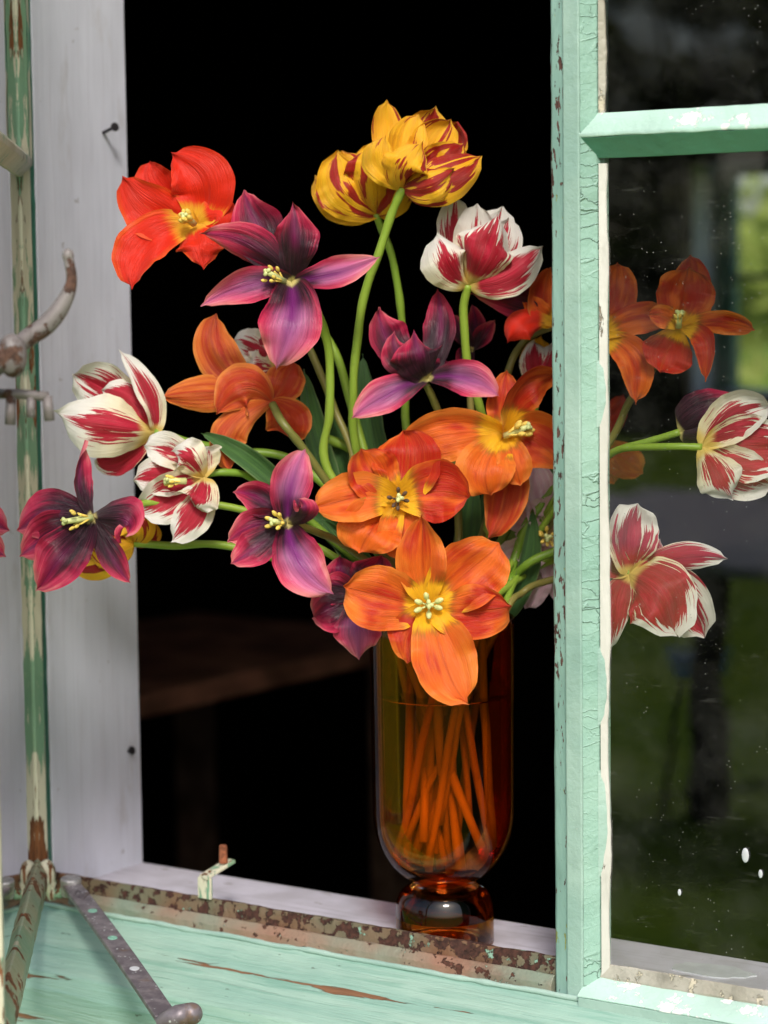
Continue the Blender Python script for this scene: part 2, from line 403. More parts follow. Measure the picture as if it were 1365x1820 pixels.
# ------------------------------------------------------------------ heights of the window
Z_SILL = onX(262, 1522, -.385).z - .004
Z_RAIL = onY(985, 1700, 0.0).z
Z_MUNT = onY(1060, 240, -.014).z
JAMB_X = -.385
X_L = -2.6; X_R = 2.6
print('Z_SILL', Z_SILL, 'Z_RAIL', Z_RAIL, 'Z_MUNT', Z_MUNT)

# ------------------------------------------------------------------ setting: ground, walls, room
def gcol():
    M = Mat('lawn_grass'); p = M.pos(); n = M.noise(p, 1.2, 5); f = M.noise(p, 30, 5)
    c = M.mix(n.step(.3,.7), (.12,.22,.016), (.19,.28,.022)); c = M.mix(f.step(.4,.7)*.5, c, (.06,.10,.012))
    return M.surf(M.bsdf(c, .9, M.bump(f, .6, .03), .1))
m_grass = gcol()
m_path = simple('pale_gravel', (.40,.38,.40), .9, .2, 12)
m_wall = simple('outside_render', (.30,.30,.27), .9, .2, 8, bump=.4)
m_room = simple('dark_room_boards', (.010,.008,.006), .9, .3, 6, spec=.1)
m_beam = simple('dark_brown_beam', (.17,.11,.075), .85, .4, 14, spec=.15)
g = MB(); g.add([(-120,-120,0),(120,-120,0),(120,120,0),(-120,120,0)], [(0,1,2,3)])
tag(g.build('ground', m_grass), kind='structure')
# walls with the window opening x -.385..1.25
OX0, OX1, OZ0, OZ1 = JAMB_X - .02, 1.00, Z_SILL - .03, 2.05
g = MB()
for lo, hi in (((X_L,.0,0),(OX0-.01,.14,2.7)), ((OX1,.0,0),(X_R,.14,2.7)), ((OX0-.01,.0,0),(OX1,.14,OZ0-.12)), ((OX0-.01,.0,OZ1),(OX1,.14,2.7))):
    g.box(lo, hi)
tag(g.build('front_wall', m_wall), kind='structure')
# window in the back wall, seen through the right hand pane
D = 6.15
bw0 = onY(1232, 290, 4.0); bw1 = onY(1480, 705, 4.0)
bx0, bx1 = bw0.x, bw1.x; bz1 = onY(1290, 288, 4.0).z; bz0 = onY(1290, 705, 4.0).z
g = MB()
for lo, hi in (((X_L,4.0,0),(bx0,4.12,2.7)), ((bx1,4.0,0),(X_R,4.12,2.7)), ((bx0,4.0,0),(bx1,4.12,bz0)), ((bx0,4.0,bz1),(bx1,4.12,2.7))):
    g.box(lo, hi)
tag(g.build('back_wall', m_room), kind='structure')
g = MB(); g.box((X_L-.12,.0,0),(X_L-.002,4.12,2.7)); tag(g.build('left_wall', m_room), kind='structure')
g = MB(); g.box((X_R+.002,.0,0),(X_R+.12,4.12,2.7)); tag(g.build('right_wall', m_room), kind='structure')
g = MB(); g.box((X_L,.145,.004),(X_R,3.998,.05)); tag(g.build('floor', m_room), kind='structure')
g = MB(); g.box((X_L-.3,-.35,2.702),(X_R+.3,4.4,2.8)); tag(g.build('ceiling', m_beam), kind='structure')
# inner lining of the front wall (dark)
g = MB()
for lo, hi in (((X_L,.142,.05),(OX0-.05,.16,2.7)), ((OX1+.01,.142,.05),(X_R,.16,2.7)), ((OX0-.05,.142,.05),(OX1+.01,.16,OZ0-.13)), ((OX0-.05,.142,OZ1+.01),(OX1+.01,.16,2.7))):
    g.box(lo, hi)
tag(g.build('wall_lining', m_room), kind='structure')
# rear window
rw = empty('rear_window', (bx0, 4.0, bz0), 'small bright green-framed window at the far side of the dark room', 'window')
g = MB(); g.box((bx0-.02,3.995,bz0-.02),(bx0+.001,4.17,bz1)); g.build('reveal', simple('rear_white_paint', (.82,.82,.84), .5, .05, 6), rw, bevel=.002)
g = MB(); g.box((bx0+.001,4.125,bz0),(bx0+.055,4.165,bz1)); g.build('frame_stile', m_under, rw, bevel=.003)
g = MB(); g.box((bx0+.055,4.125,bz1-.03),(bx1,4.165,bz1)); g.build('frame_head', m_under, rw, bevel=.003)
g = MB(); g.box((bx0+.055,3.99,bz0-.02),(bx1,4.165,bz0+.012)); g.build('frame_sill', m_white, rw, bevel=.003)
g = MB(); g.box((bx0+.055,4.13,bz0+.30),(bx1,4.16,bz0+.318)); g.build('glazing_bar', m_under, rw, bevel=.002)
# brown workbench and rafters in the room
tb = empty('workbench', (-1.5, 2.3, .05), 'dim brown wooden workbench inside the dark room', 'workbench')
a, b = onZ(300, 1225, .82), onZ(640, 1150, .82)
d_ = (b-a); d_.z = 0; nrm_ = Vector((-d_.y, d_.x, 0)).normalized()
if nrm_.y < 0: nrm_ = -nrm_
g = MB(); c_ = (a+b)/2 + nrm_*.3; g.obox((c_.x,c_.y,.80), d_*.9, nrm_*.3, (0,0,.02)); m_bench = simple('worn_brown_wood', (.50,.23,.14), .7, .5, 9)
g.build('bench_top', m_bench, tb, bevel=.004)
for i in (-.8,.8):
    for j in (-.25,.25):
        g = MB(); q = c_ + d_*i + nrm_*j; g.box((q.x-.03,q.y-.03,.052),(q.x+.03,q.y+.03,.778)); g.build('leg', m_beam, tb)
for i in range(5):
    y = .7 + i*.75
    g = MB(); g.obox((0, y, 2.60), (2.58, 0, 0), (0,.05,0), (0,0,.08)); o = g.build('ceiling_beam', m_beam, bevel=.006)
    tag(o, kind='structure')

# ------------------------------------------------------------------ white reveal boards + sill
g = MB(); g.box((JAMB_X-.018,.004,Z_SILL-.02),(JAMB_X,.1355,2.05))
jb = g.build('jamb_board', m_white, bevel=.0012, loc=(JAMB_X,.07,Z_SILL)); tag(jb, 'lavender white painted board lining the left side of the window opening', 'board')
nail_m = simple('dark_iron', (.06,.055,.06), .5, .3, 200, metal=.7)
def nail(px, py, l, label, bend):
    p = onX(px, py, JAMB_X); ob = MB(); d = (Vector((1, bend, .25))).normalized()
    ob.tube([p - d*.004, p + d*l], .0017, 8); ob.tube([p + d*l, p + d*(l+.0018)], .0042, 12)
    tag(ob.build('nail', nail_m, loc=p, smooth=False), label, 'nail')
nail(183, 236, .018, 'bent iron nail sticking out near the top of the white jamb board', -.2)
nail(228, 1335, .004, 'dark nail head low on the white jamb board', 0)
g = MB(); g.box((JAMB_X-.016,.006,Z_SILL-.03),(1.0,.1355,Z_SILL-.0005))
sb = g.build('sill_board', m_sill, bevel=.0015, loc=(.2,.07,Z_SILL)); tag(sb, 'lavender white wooden inner sill that the amber vase stands on', 'sill')
g = MB(); g.box((.982,.004,Z_SILL),(1.0,.1355,2.05)); tag(g.build('jamb_board', m_white, bevel=.0012), 'white painted board lining the right side of the window opening, outside the picture', 'board')
g = MB(); g.box((JAMB_X-.016,.004,2.03),(.98,.1355,2.05)); tag(g.build('head_board', m_white, bevel=.0012), 'white painted board lining the top of the window opening', 'board')

# ------------------------------------------------------------------ fixed steel window on the right
XW = lambda px, y: onY(px, 560, y).x
GY = .006
x_fl = XW(979,-.009); x0 = XW(1001,-.012); x1 = XW(1031,-.012); x2 = XW(1062,.0005); x3 = XW(1082,GY)
ZB = lambda px, py, y: onY(px, py, y).z
zg = ZB(1200, 1742, GY)           # bottom of the glass
zp = ZB(1200, 1760, .001)         # putty / paint
zn = ZB(1200, 1800, -.020)        # nose of the sloping face
ztop = 2.03
zb_rail = ZB(985, 1768, -.013)
fw = empty('fixed_window', ((x0+.99)/2, 0, zn), 'mint green steel window with dusty fixed panes right of the open casement', 'window')
cz = lambda p, t: (p[0], p[1], t)
N = 70
g = MB(); g.sweep([(x_fl,-.007),(x_fl+.002,-.009),(x0-.0004,-.009),(x0-.0004,.03),(x_fl,.03)], zb_rail-.014, ztop, cz, N, .0006); g.build('post_flange', m_edge, fw, bevel=.0006)
g = MB(); g.sweep([(x0,-.012),(x1,-.012),(x1,.02),(x0,.02)], zb_rail-.012, ztop, cz, 20, .0003); g.build('post', m_mint, fw, bevel=.0015)
g = MB(); g.sweep([(x1+.0003,-.0115),(x2,.0005),(x2,.02),(x1+.0003,.02)], zn+.004, ztop, cz, N, .0005); g.build('post_chamfer', m_crack, fw, bevel=.0006)
# torn putty strips beside the glass, one per pane
def torn(xa, xb, y0_, y1_, za, zb_, mat, nm, seed):
    g = MB(); n = 60; vs = []; 
    for i in range(n+1):
        z = za + (zb_-za)*i/n
        e = (mnoise.noise(Vector((seed, z*16, 0)))*.0022 + mnoise.noise(Vector((seed, z*70, 5)))*.0008)
        vs += [(xa,y0_,z),(xb+e,y1_,z),(xb+e,y1_+.002,z),(xa,y1_+.006,z)]
    fs = [(i*4+j, i*4+(j+1)%4, (i+1)*4+(j+1)%4, (i+1)*4+j) for i in range(n) for j in range(4)] + [(3,2,1,0),(n*4,n*4+1,n*4+2,n*4+3)]
    g.add(vs, fs); return g.build(nm, mat, fw, smooth=False)
zmt, zmb = Z_MUNT + .018, Z_MUNT - .017
torn(x2+.0009, x3-.001, .0015, GY-.0012, zp+.002, zmb-.004, m_putty, 'putty', 1.3)
torn(x2+.0009, x3-.002, .0015, GY-.0012, zmt, ztop, m_putty_d, 'putty', 7.7)
# flakes of mint paint lifting over the putty
for (za, zb_, o_) in ((1150,1290,.4),(1370,1560,.9),(640,760,.2)):
    a, b = onY(1070, zb_, 0).z, onY(1070, za, 0).z
    g = MB(); n = 24; vs = []
    for i in range(n+1):
        t = i/n; z = a + (b-a)*t; wd = (x3-x2)*(.15+.75*math.sin(math.pi*t)**.7*(.8+.2*mnoise.noise(Vector((t*6,o_,0)))))
        vs += [(x2-.0005,-.0006,z),(x2+wd,.0022+.001,z),(x2+wd,.0040,z),(x2-.0005,.0012,z)]
    g.add(vs, [(i*4+j, i*4+(j+1)%4, (i+1)*4+(j+1)%4, (i+1)*4+j) for i in range(n) for j in range(4)] + [(3,2,1,0),(n*4,n*4+1,n*4+2,n*4+3)])
    g.build('paint_flake', m_mint, fw)
XE = .985
cx = lambda p, t: (t, p[0], p[1])
# muntin: sloping upper face, underside
g = MB(); g.sweep([(-.0112,Z_MUNT+.002),(-.0112,Z_MUNT-.001),(.002,Z_MUNT-.0005),(.004,zmt),(.0015,zmt)], x1-.001, XE, cx, 80, .0007); g.build('muntin_top', m_lit_white_chip, fw, bevel=.001)
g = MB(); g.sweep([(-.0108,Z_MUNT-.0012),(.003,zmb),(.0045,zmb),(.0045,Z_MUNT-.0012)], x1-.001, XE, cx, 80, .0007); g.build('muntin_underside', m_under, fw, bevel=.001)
# lower rail
g = MB(); g.sweep([(.0008,zp+.001),(.0055,zg+.004),(.0075,zg+.004),(.0075,zp-.002),(.0008,zp-.002)], x2-.002, XE, cx, 60, .0012); g.build('bottom_putty', m_putty_d, fw, bevel=.0008)
g = MB(); g.sweep([(-.020,zn),(.0005,zp),(.02,zp),(.02,zn-.001),(-.020,zn-.001)], x1-.001, XE, cx, 60, .0006); g.build('rail_slope', m_lit_white_chip, fw, bevel=.0015)
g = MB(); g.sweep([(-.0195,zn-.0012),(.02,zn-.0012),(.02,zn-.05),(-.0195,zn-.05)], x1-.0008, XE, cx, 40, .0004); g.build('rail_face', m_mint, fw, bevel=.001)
# panes
for za, zb_ in ((zg-.004, zmb+.004), (zmt-.004, ztop)):
    g = MB(); g.add([(x3-.006,GY+.001,za),(XE,GY+.001,za),(XE,GY+.001,zb_),(x3-.006,GY+.001,zb_)], [(0,1,2,3)])
    pane = g.build('pane', m_glass, fw)
g = MB(); g.box((XE,-.012,zn-.05),(1.0,.03,ztop)); g.build('outer_stile', m_mint, fw, bevel=.001)
# white paint drops on the lower pane
m_drop = simple('white_paint_drop', (.6,.62,.66), .4, .1, 50)
for px, py, r_, l_ in ((1325,1520,7,1.9),(1352,1553,4,1.9),(1208,1586,3.4,1.8)):
    c_ = onY(px, py, GY); k_ = r_*1.85/FPX
    g = MB(); g.ball((c_.x, GY-.0006, c_.z), k_, (0,0,1), l_, 14, 8)
    for i in range(len(g.v)): g.v[i].y = GY - .0002 + (g.v[i].y - GY)*.25
    g.build('paint_drop', m_drop, fw, smooth=True)
# smear on the sill behind the glass
a = onZ(1265, 1725, Z_SILL)
g = MB(); n = 22; vs = []
for i in range(n):
    t = 2*math.pi*i/n; rr = 1+.35*mnoise.noise(Vector((math.cos(t)*2, math.sin(t)*2, 3)))
    vs.append((a.x + .034*rr*math.cos(t) + .005*math.sin(t), a.y + .017*rr*math.sin(t) , Z_SILL+.0006))
top = len(vs); vs += [(x, y, Z_SILL-.001) for x, y, z in vs]
g.add(vs, [tuple(range(n))] + [(i,(i+1)%n,n+(i+1)%n,n+i) for i in range(n)])
tag(g.build('spilt_paint', m_drop), 'pale dried paint smear on the sill behind the dusty right pane', 'paint smear')

# ------------------------------------------------------------------ rusty fixed frame round the opening
rf = empty('rusty_frame', (-.1, 0, Z_RAIL), 'rusted green steel frame along the bottom and left of the open casement', 'window frame')
r_end = x_fl - .0003; r_l = JAMB_X + .002
zm = ZB(985, 1733, -.006)
g = MB(); g.sweep([(-.004,zm),(-.001,Z_RAIL),(.003,Z_RAIL),(.003,zm-.01),(-.004,zm-.01)], r_l, r_end, cx, 150, .0011); g.build('upstand', m_rail2, rf, bevel=.0005)
g = MB(); g.sweep([(-.0132,zb_rail+.002),(-.0125,zb_rail+.008),(-.0065,zm+.0005),(-.0042,zm),(-.0042,zb_rail-.012),(-.0132,zb_rail-.012)], r_l, r_end-.001, cx, 150, .0007); g.build('ledge', m_rail, rf, bevel=.0008)
g = MB(); g.sweep([(JAMB_X-.02,-.018),(JAMB_X+.003,-.018),(JAMB_X+.003,-.010),(JAMB_X-.001,-.009),(JAMB_X-.001,.0035),(JAMB_X-.02,.0035)], Z_RAIL-.03, ztop, cz, 120, .0008); g.build('hinge_stile', m_hinge_shaded, rf, bevel=.0005)
# stay peg
pb = onY(364, 1592, -.004)
g = MB()
pts = [(364,1597),(365,1560),(372,1552),(388,1543),(408,1531)]
W = [onY(x, y, -.003) for x, y in pts]
g.obox(((W[0]+W[1])/2), (.0075,0,0), (0,.0016,0), (0,0,(W[1].z-W[0].z)/2)); 
a, b = W[1] + Vector((0,0,.001)), W[1] + Vector((.012,.020,.010))
a = P(364, 1558, depth(W[1])); b = P(408, 1531, depth(W[1])+.018)
d_ = (b-a)/2; g.obox((a+b)/2, d_*1.15, Vector((0,0,1)).cross(d_).normalized()*.0062, (0,0,.0016))
g.build('peg_bracket', m_sash, rf, bevel=.0008)
pp = P(397, 1530, depth(W[1])+.012); g = MB(); g.tube([pp - Vector((0,0,.002)), pp + Vector((0,0,.010)), pp + Vector((0,0,.0145))], [.0042,.0038,.0034], 12)
tag(g.build('stay_peg', simple('orange_rust', (.26,.085,.04), .85, .5, 260, bump=.6), rf, bevel=.0005), 'rust tipped peg')
# painted timber sill below
zt = zb_rail - .004
g = MB(); g.sweep([(-.0128,zt+.004),(-.018,zt+.001),(-.026,zt-.003),(-.085,zt-.034),(-.090,zt-.05),(-.090,zt-.14),(.0,zt-.14),(.0,zt+.004)], -.75, 1.05, cx, 90, .0010)
ts = g.build('timber_sill', m_timber, bevel=.002, loc=(.1,-.05,zt)); tag(ts, 'mint painted weathered timber sill with brown splits below the window', 'sill')
# thick bead of mint paint / filler along the top of the timber
g = MB(); g.tube([(x, -.0142 - .0006*mnoise.noise(Vector((x*30,0,0))), zt+.0045+.0012*mnoise.noise(Vector((x*22,3,0))) ) for x in [r_l + i*(x1-r_l)/120 for i in range(121)]], [.0024+.0012*mnoise.noise(Vector((i*.35,1,1))) for i in range(121)], 8)
g.build('filler_bead', m_mint, ts, smooth=True)

# ------------------------------------------------------------------ open casement on the left
TH = 51.3
H = Vector((JAMB_X+.0055, -.022, 0)); SW = .535
sdir = Vector((math.cos(R(TH)), -math.sin(R(TH)), 0)); snrm = Vector((math.sin(R(TH)), math.cos(R(TH)), 0))   # snrm: inner face
z0s, z1s = Z_RAIL - .004, 2.02
cs = empty('open_casement', (H.x, H.y, z0s), 'green steel casement swung open towards the viewer at the far left', 'window')
def S(u, n, z): return H + sdir*u + snrm*n + Vector((0,0,z))
cv = lambda p, t: S(p[0], p[1], t)
ch = lambda p, t: S(t, p[0], p[1])
g = MB(); g.sweep([(0,-.012),(0,.006),(.006,.009),(.012,.009),(.020,.0015),(.020,-.012)], z0s, z1s, cv, 140, .0007); g.build('hinge_side_stile', m_sash, cs, bevel=.0006)
g = MB(); g.sweep([(SW,-.012),(SW,.008),(SW-.016,.008),(SW-.024,.0015),(SW-.024,-.012)], z0s, z1s, cv, 60, .0007); g.build('closing_side_stile', m_sash, cs, bevel=.0008)
g = MB(); g.sweep([(-.012,z0s),(.009,z0s),(.009,z0s+.014),(.0015,z0s+.026),(-.012,z0s+.026)], .021, SW-.025, ch, 80, .0007); g.build('lower_rail', m_sash_r, cs, bevel=.0008)
zq = Z_MUNT
g = MB(); g.sweep([(-.010,zq-.012),(.0015,zq-.013),(.012,zq-.003),(.012,zq+.003),(.0015,zq+.013),(-.010,zq+.012)], .021, SW-.025, ch, 60, .0006); g.build('glazing_bar', m_cream, cs, bevel=.0006)
g = MB(); g.sweep([(-.012,z1s),(.009,z1s),(.009,z1s-.02),(-.012,z1s-.02)], .021, SW-.025, ch, 4); g.build('upper_rail', m_sash, cs)
# pale worn bead along the upper stile
g = MB(); g.sweep([(.0035,.0096),(.0075,.0112),(.0115,.0096)], zq+.004, z1s-.03, cv, 60, .0006); g.build('putty_bead', m_cream, cs)
for za, zb_ in ((z0s+.02, zq-.005), (zq+.005, z1s-.01)):
    g = MB(); g.add([S(.018,0,za), S(SW-.02,0,za), S(SW-.02,0,zb_), S(.018,0,zb_)], [(0,1,2,3)]); g.build('pane', m_glass2, cs)
# rust crust on the stile near the handle side, handle
m_iron = paint('greyed_rusty_iron', (.24,.215,.21), (.17,.15,.15), (.36,.34,.35), .66, rust=(.13,.065,.045), rustth=.56, csc=150, rsc=60, dirt=.6)
hz = P(20, 640, 1.70).z
def HP(px, py, n_):
    """point standing n_ metres off the casement's inner face, near its closing side"""
    r = ray(px, py); o_ = CAM - S(0, n_, 0); t = -o_.dot(snrm)/r.dot(snrm); return CAM + r*t
hd = 1.70
g = MB(); ub = SW-.012; g.sweep([(ub-.012,.0085),(ub+.008,.0085),(ub+.008,.0125),(ub-.012,.0125)], hz-.05, hz+.045, cv, 4); g.build('handle_plate', m_iron, cs, bevel=.002)
g = MB(); q0 = S(ub-.002,.012,hz); q1 = P(22, 632, depth(q0)); g.tube([q0, (q0+q1)/2, q1], [.011,.009,.0105], 14); g.ball(q1, .0105, (0,0,1), 1.5, 12, 8)
g.build('handle_boss', m_iron, cs, smooth=True)
lv = crom([P(18,625,hd), P(50,600,hd), P(85,575,hd), P(112,540,hd), P(127,500,hd), P(121,455,hd)], 6)
nL = len(lv); g = MB(); g.tube(lv, [(.0056 + .0022*math.sin(math.pi*min(1,i/nL*1.3)) - .0022*(i/nL)) for i in range(nL)], 12); g.ball(lv[-1], .0042, (0,0,1), 1.3, 10, 6)
g.build('handle_lever', m_iron, cs, smooth=True)
g = MB(); g.tube([P(-12,700,hd), P(30,700,hd), P(85,705,hd)], .0036, 10); g.tube([P(20,705,hd), P(18,755,hd)], .0038, 10); g.tube([P(55,706,hd), P(55,742,hd)], .0034, 10); g.tube([P(84,704,hd), P(88,748,hd)], .0036, 10)
g.build('handle_catch', m_iron, cs, smooth=True)
# bracket on the casement's lower corner and the stay arm
br = P(92, 1592, depth(S(.02,.01,z0s)))
g = MB(); q = S(.022,.008,z0s+.012); g.tube([q, (q*.4+br*.6)+Vector((0,0,.003)), br, P(118,1583,depth(br))], [.006,.007,.0055,.006], 12); g.ball(q, .009, (0,0,1), 1.6, 12, 8)
g.build('stay_bracket', m_sash, cs, smooth=True)
def mk_zinc():
    M = Mat('weathered_zinc_arm'); p = M.coord('Object'); n = M.noise(p, 90, 5); v = (1-M.voro(p, 240)).step(.72,.82)*M.noise(p,50,2).step(.5,.65)
    c = M.mix(n.step(.35,.7), (.15,.13,.15), (.27,.24,.26)); c = M.mix(v, c, (.62,.66,.66)); c = M.mix(M.noise(p,36,4).step(.6,.68)*.6, c, (.20,.12,.07))
    return M.surf(M.bsdf(c, .45, M.bump(n, .6, .001), .5, .35))
m_zinc = mk_zinc()
da = depth(br) - .005
A0, A1 = P(126, 1573, da), P(295, 1808, da - .30)
dirA = (A1-A0).normalized(); sideA = dirA.cross(Vector((0,0,1))).normalized(); upA = sideA.cross(dirA).normalized()
LA = (A1-A0).length
sta = tag(bpy.data.objects.new('casement_stay', None), 'grey zinc casement stay arm hanging over the mint timber sill', 'window stay'); COL.objects.link(sta); sta.location = A0
g = MB(); ws = []
n = 40
prof = lambda h_, t_: [(-h_,-t_),(h_,-t_),(h_,t_),(-h_,t_)]
vs = []
for i in range(n+1):
    t = i/n; hw_ = .0092 if t > .06 else .0085
    dz = .0022*math.sin(t*math.pi) - (.004 if t < .05 else 0)*0
    for (a_, b_) in prof(hw_, .0024): vs.append(A0 + dirA*LA*t + sideA*a_ + upA*(b_+dz))
g.add(vs, [(i*4+j, i*4+(j+1)%4, (i+1)*4+(j+1)%4, (i+1)*4+j) for i in range(n) for j in range(4)] + [(3,2,1,0),(n*4,n*4+1,n*4+2,n*4+3)])
g.build('arm', m_zinc, sta, bevel=.0009)
g = MB(); g.tube([A0 - upA*.010, A0 + upA*.0030, A0 + upA*.0060, A0+upA*.0072], [.0088,.0098,.0098,.0085], 22); g.build('pivot', simple('bare_zinc', (.42,.41,.42), .45, .3, 160, metal=.5, bump=.5), sta, bevel=.0005)
g = MB(); g.tube([A0 + dirA*.012 - upA*.002, A0 + dirA*.010 - upA*.014], [.004,.005], 12); g.build('pivot_lug', m_zinc, sta, smooth=True)
# embossed lozenge mark
mk = A0 + dirA*.038 + upA*.0040; kx = .0085; ky = .0068
def seg(g, a, b): 
    a = mk + dirA*a[0]*kx + sideA*a[1]*ky; b = mk + dirA*b[0]*kx + sideA*b[1]*ky; g.tube([a, b], .0006, 6)
g = MB()
for a, b in (((-1.3,0),(0,1)),((0,1),(1.3,0)),((1.3,0),(0,-1)),((0,-1),(-1.3,0)),((-.5,.35),(.5,.35)),((-.5,.35),(.5,-.1)),((-.5,-.35),(.5,-.1)),((-.5,-.35),(.5,-.5))): seg(g, a, b)
g.build('embossed_mark', m_zinc, sta)
m_hole = simple('mint_seen_through_hole', (.22,.46,.36), .5, .3, 300)
for t in (.255,.475,.70):
    c_ = A0 + dirA*LA*t + upA*(.0025+.0022*math.sin(t*math.pi))
    g = MB(); g.tube([c_ - upA*.001, c_ + upA*.0004], [.0042,.0042], 16); g.build('peg_hole', m_hole if t != .70 else m_drop, sta)
e_ = P(318, 1806, da-.30); g = MB(); g.tube([P(282,1822,da-.30), e_, P(340,1800,da-.30)], [.008,.0095,.0085], 14); g.ball(P(340,1802,da-.30), .0092, RIGHT, 1.0, 14, 10)
g.build('thumb_end', m_zinc, sta, smooth=True)

# ------------------------------------------------------------------ vase
VB = onZ(790, 1688, Z_SILL); VC = Vector((VB.x, .047, Z_SILL))
r_ = ray(788, 1400); t_ = (VC.y - CAM.y)/r_.y; VC.x = (CAM + r_*t_).x + .0
VD = depth((VC.x, VC.y, 1.1)); k = VD/FPX
print('vase', VC, VD, VB)
def vz(py): return CAM.z - (CAM.z - onY(788, py, VC.y).z)
RV = 126*k; zbb = vz(1576); zrim = vz(1098)
vs_ = empty('vase', VC, 'amber glass footed vase full of tulip stems on the white sill', 'vase')
def mk_amber(name, tint, gloss=1.0):
    M = Mat(name); tr = M.n('ShaderNodeBsdfTransparent'); tr.inputs[0].default_value = (*tint, 1)
    gl = M.n('ShaderNodeBsdfGlossy'); gl.inputs['Roughness'].default_value = .02
    fr = M.n('ShaderNodeFresnel'); fr.inputs['IOR'].default_value = 1.5
    return M.surf(M.mixs(E(M.nt, fr.outputs[0])*gloss, tr, gl))
m_amber = mk_amber('amber_glass', (.99,.58,.23), .5)
m_water = mk_amber('water_surface', (.9,.85,.75))
zb0 = zbb - VC.z
prof = []
hb = vz(1440) - zbb
for i in range(0, 15):
    a = math.pi/2*i/14; prof.append((max(.0004,RV*math.sin(a)**.9), zbb - VC.z + hb*(1-math.cos(a))))
prof += [(RV*(1+.002*j), (vz(1440)-VC.z)*(1-j/10) + (zrim-VC.z)*j/10) for j in range(1, 11)]
inner = [(max(0.0003, r-.0028), z + (.006 if i < 6 else .0045*max(0,(1-(i-6)/9)))) for i, (r, z) in enumerate(prof)]
g = MB(); g.lathe(prof + [(prof[-1][0]-.0014, prof[-1][1]+.0012)] + inner[::-1], VC, 96)
bowl = g.build('bowl', m_amber, vs_, smooth=True)
zw = vz(1234) - VC.z
g = MB(); g.lathe([(.0002, zw), (RV-.0034, zw), (RV-.0030, zw+.0012)], VC, 64); g.build('water_surface', m_water, vs_, smooth=True)
# foot: solid amber glass
def mk_foot():
    M = Mat('solid_amber_glass'); k_ = M.n('ShaderNodeBsdfPrincipled'); k_.inputs['Base Color'].default_value = (.62,.20,.02,1)
    k_.inputs['Transmission Weight'].default_value = 1; k_.inputs['Roughness'].default_value = .0; k_.inputs['IOR'].default_value = 1.5
    return M.surf(k_)
RF = 88*k; hf = zbb - VC.z
lo_p = [(.0002,.0008),(RF*.95,.0008),(RF,.003),(RF,hf*.50)]
hi_p = [(RF,hf*.503),(RF*.995,hf*.62),(RF*.975,hf*.74),(RF*.94,hf*.84),(RF*.89,hf*.92),(RF*.82,hf*.975),(RF*.76,hf*1.005),(RF*.70,hf*1.02)]
g = MB(); g.lathe(lo_p, VC, 96); g.build('foot', mk_amber('foot_amber_glass', (.98,.56,.12), .8), vs_, smooth=True)
g = MB(); g.lathe(hi_p, VC, 96); g.build('foot_dome', mk_amber('room_darkened_amber_glass', (.22,.035,.004), 1.3), vs_, smooth=True)  # dome tint darkened to imitate the dark room refracted in the glass

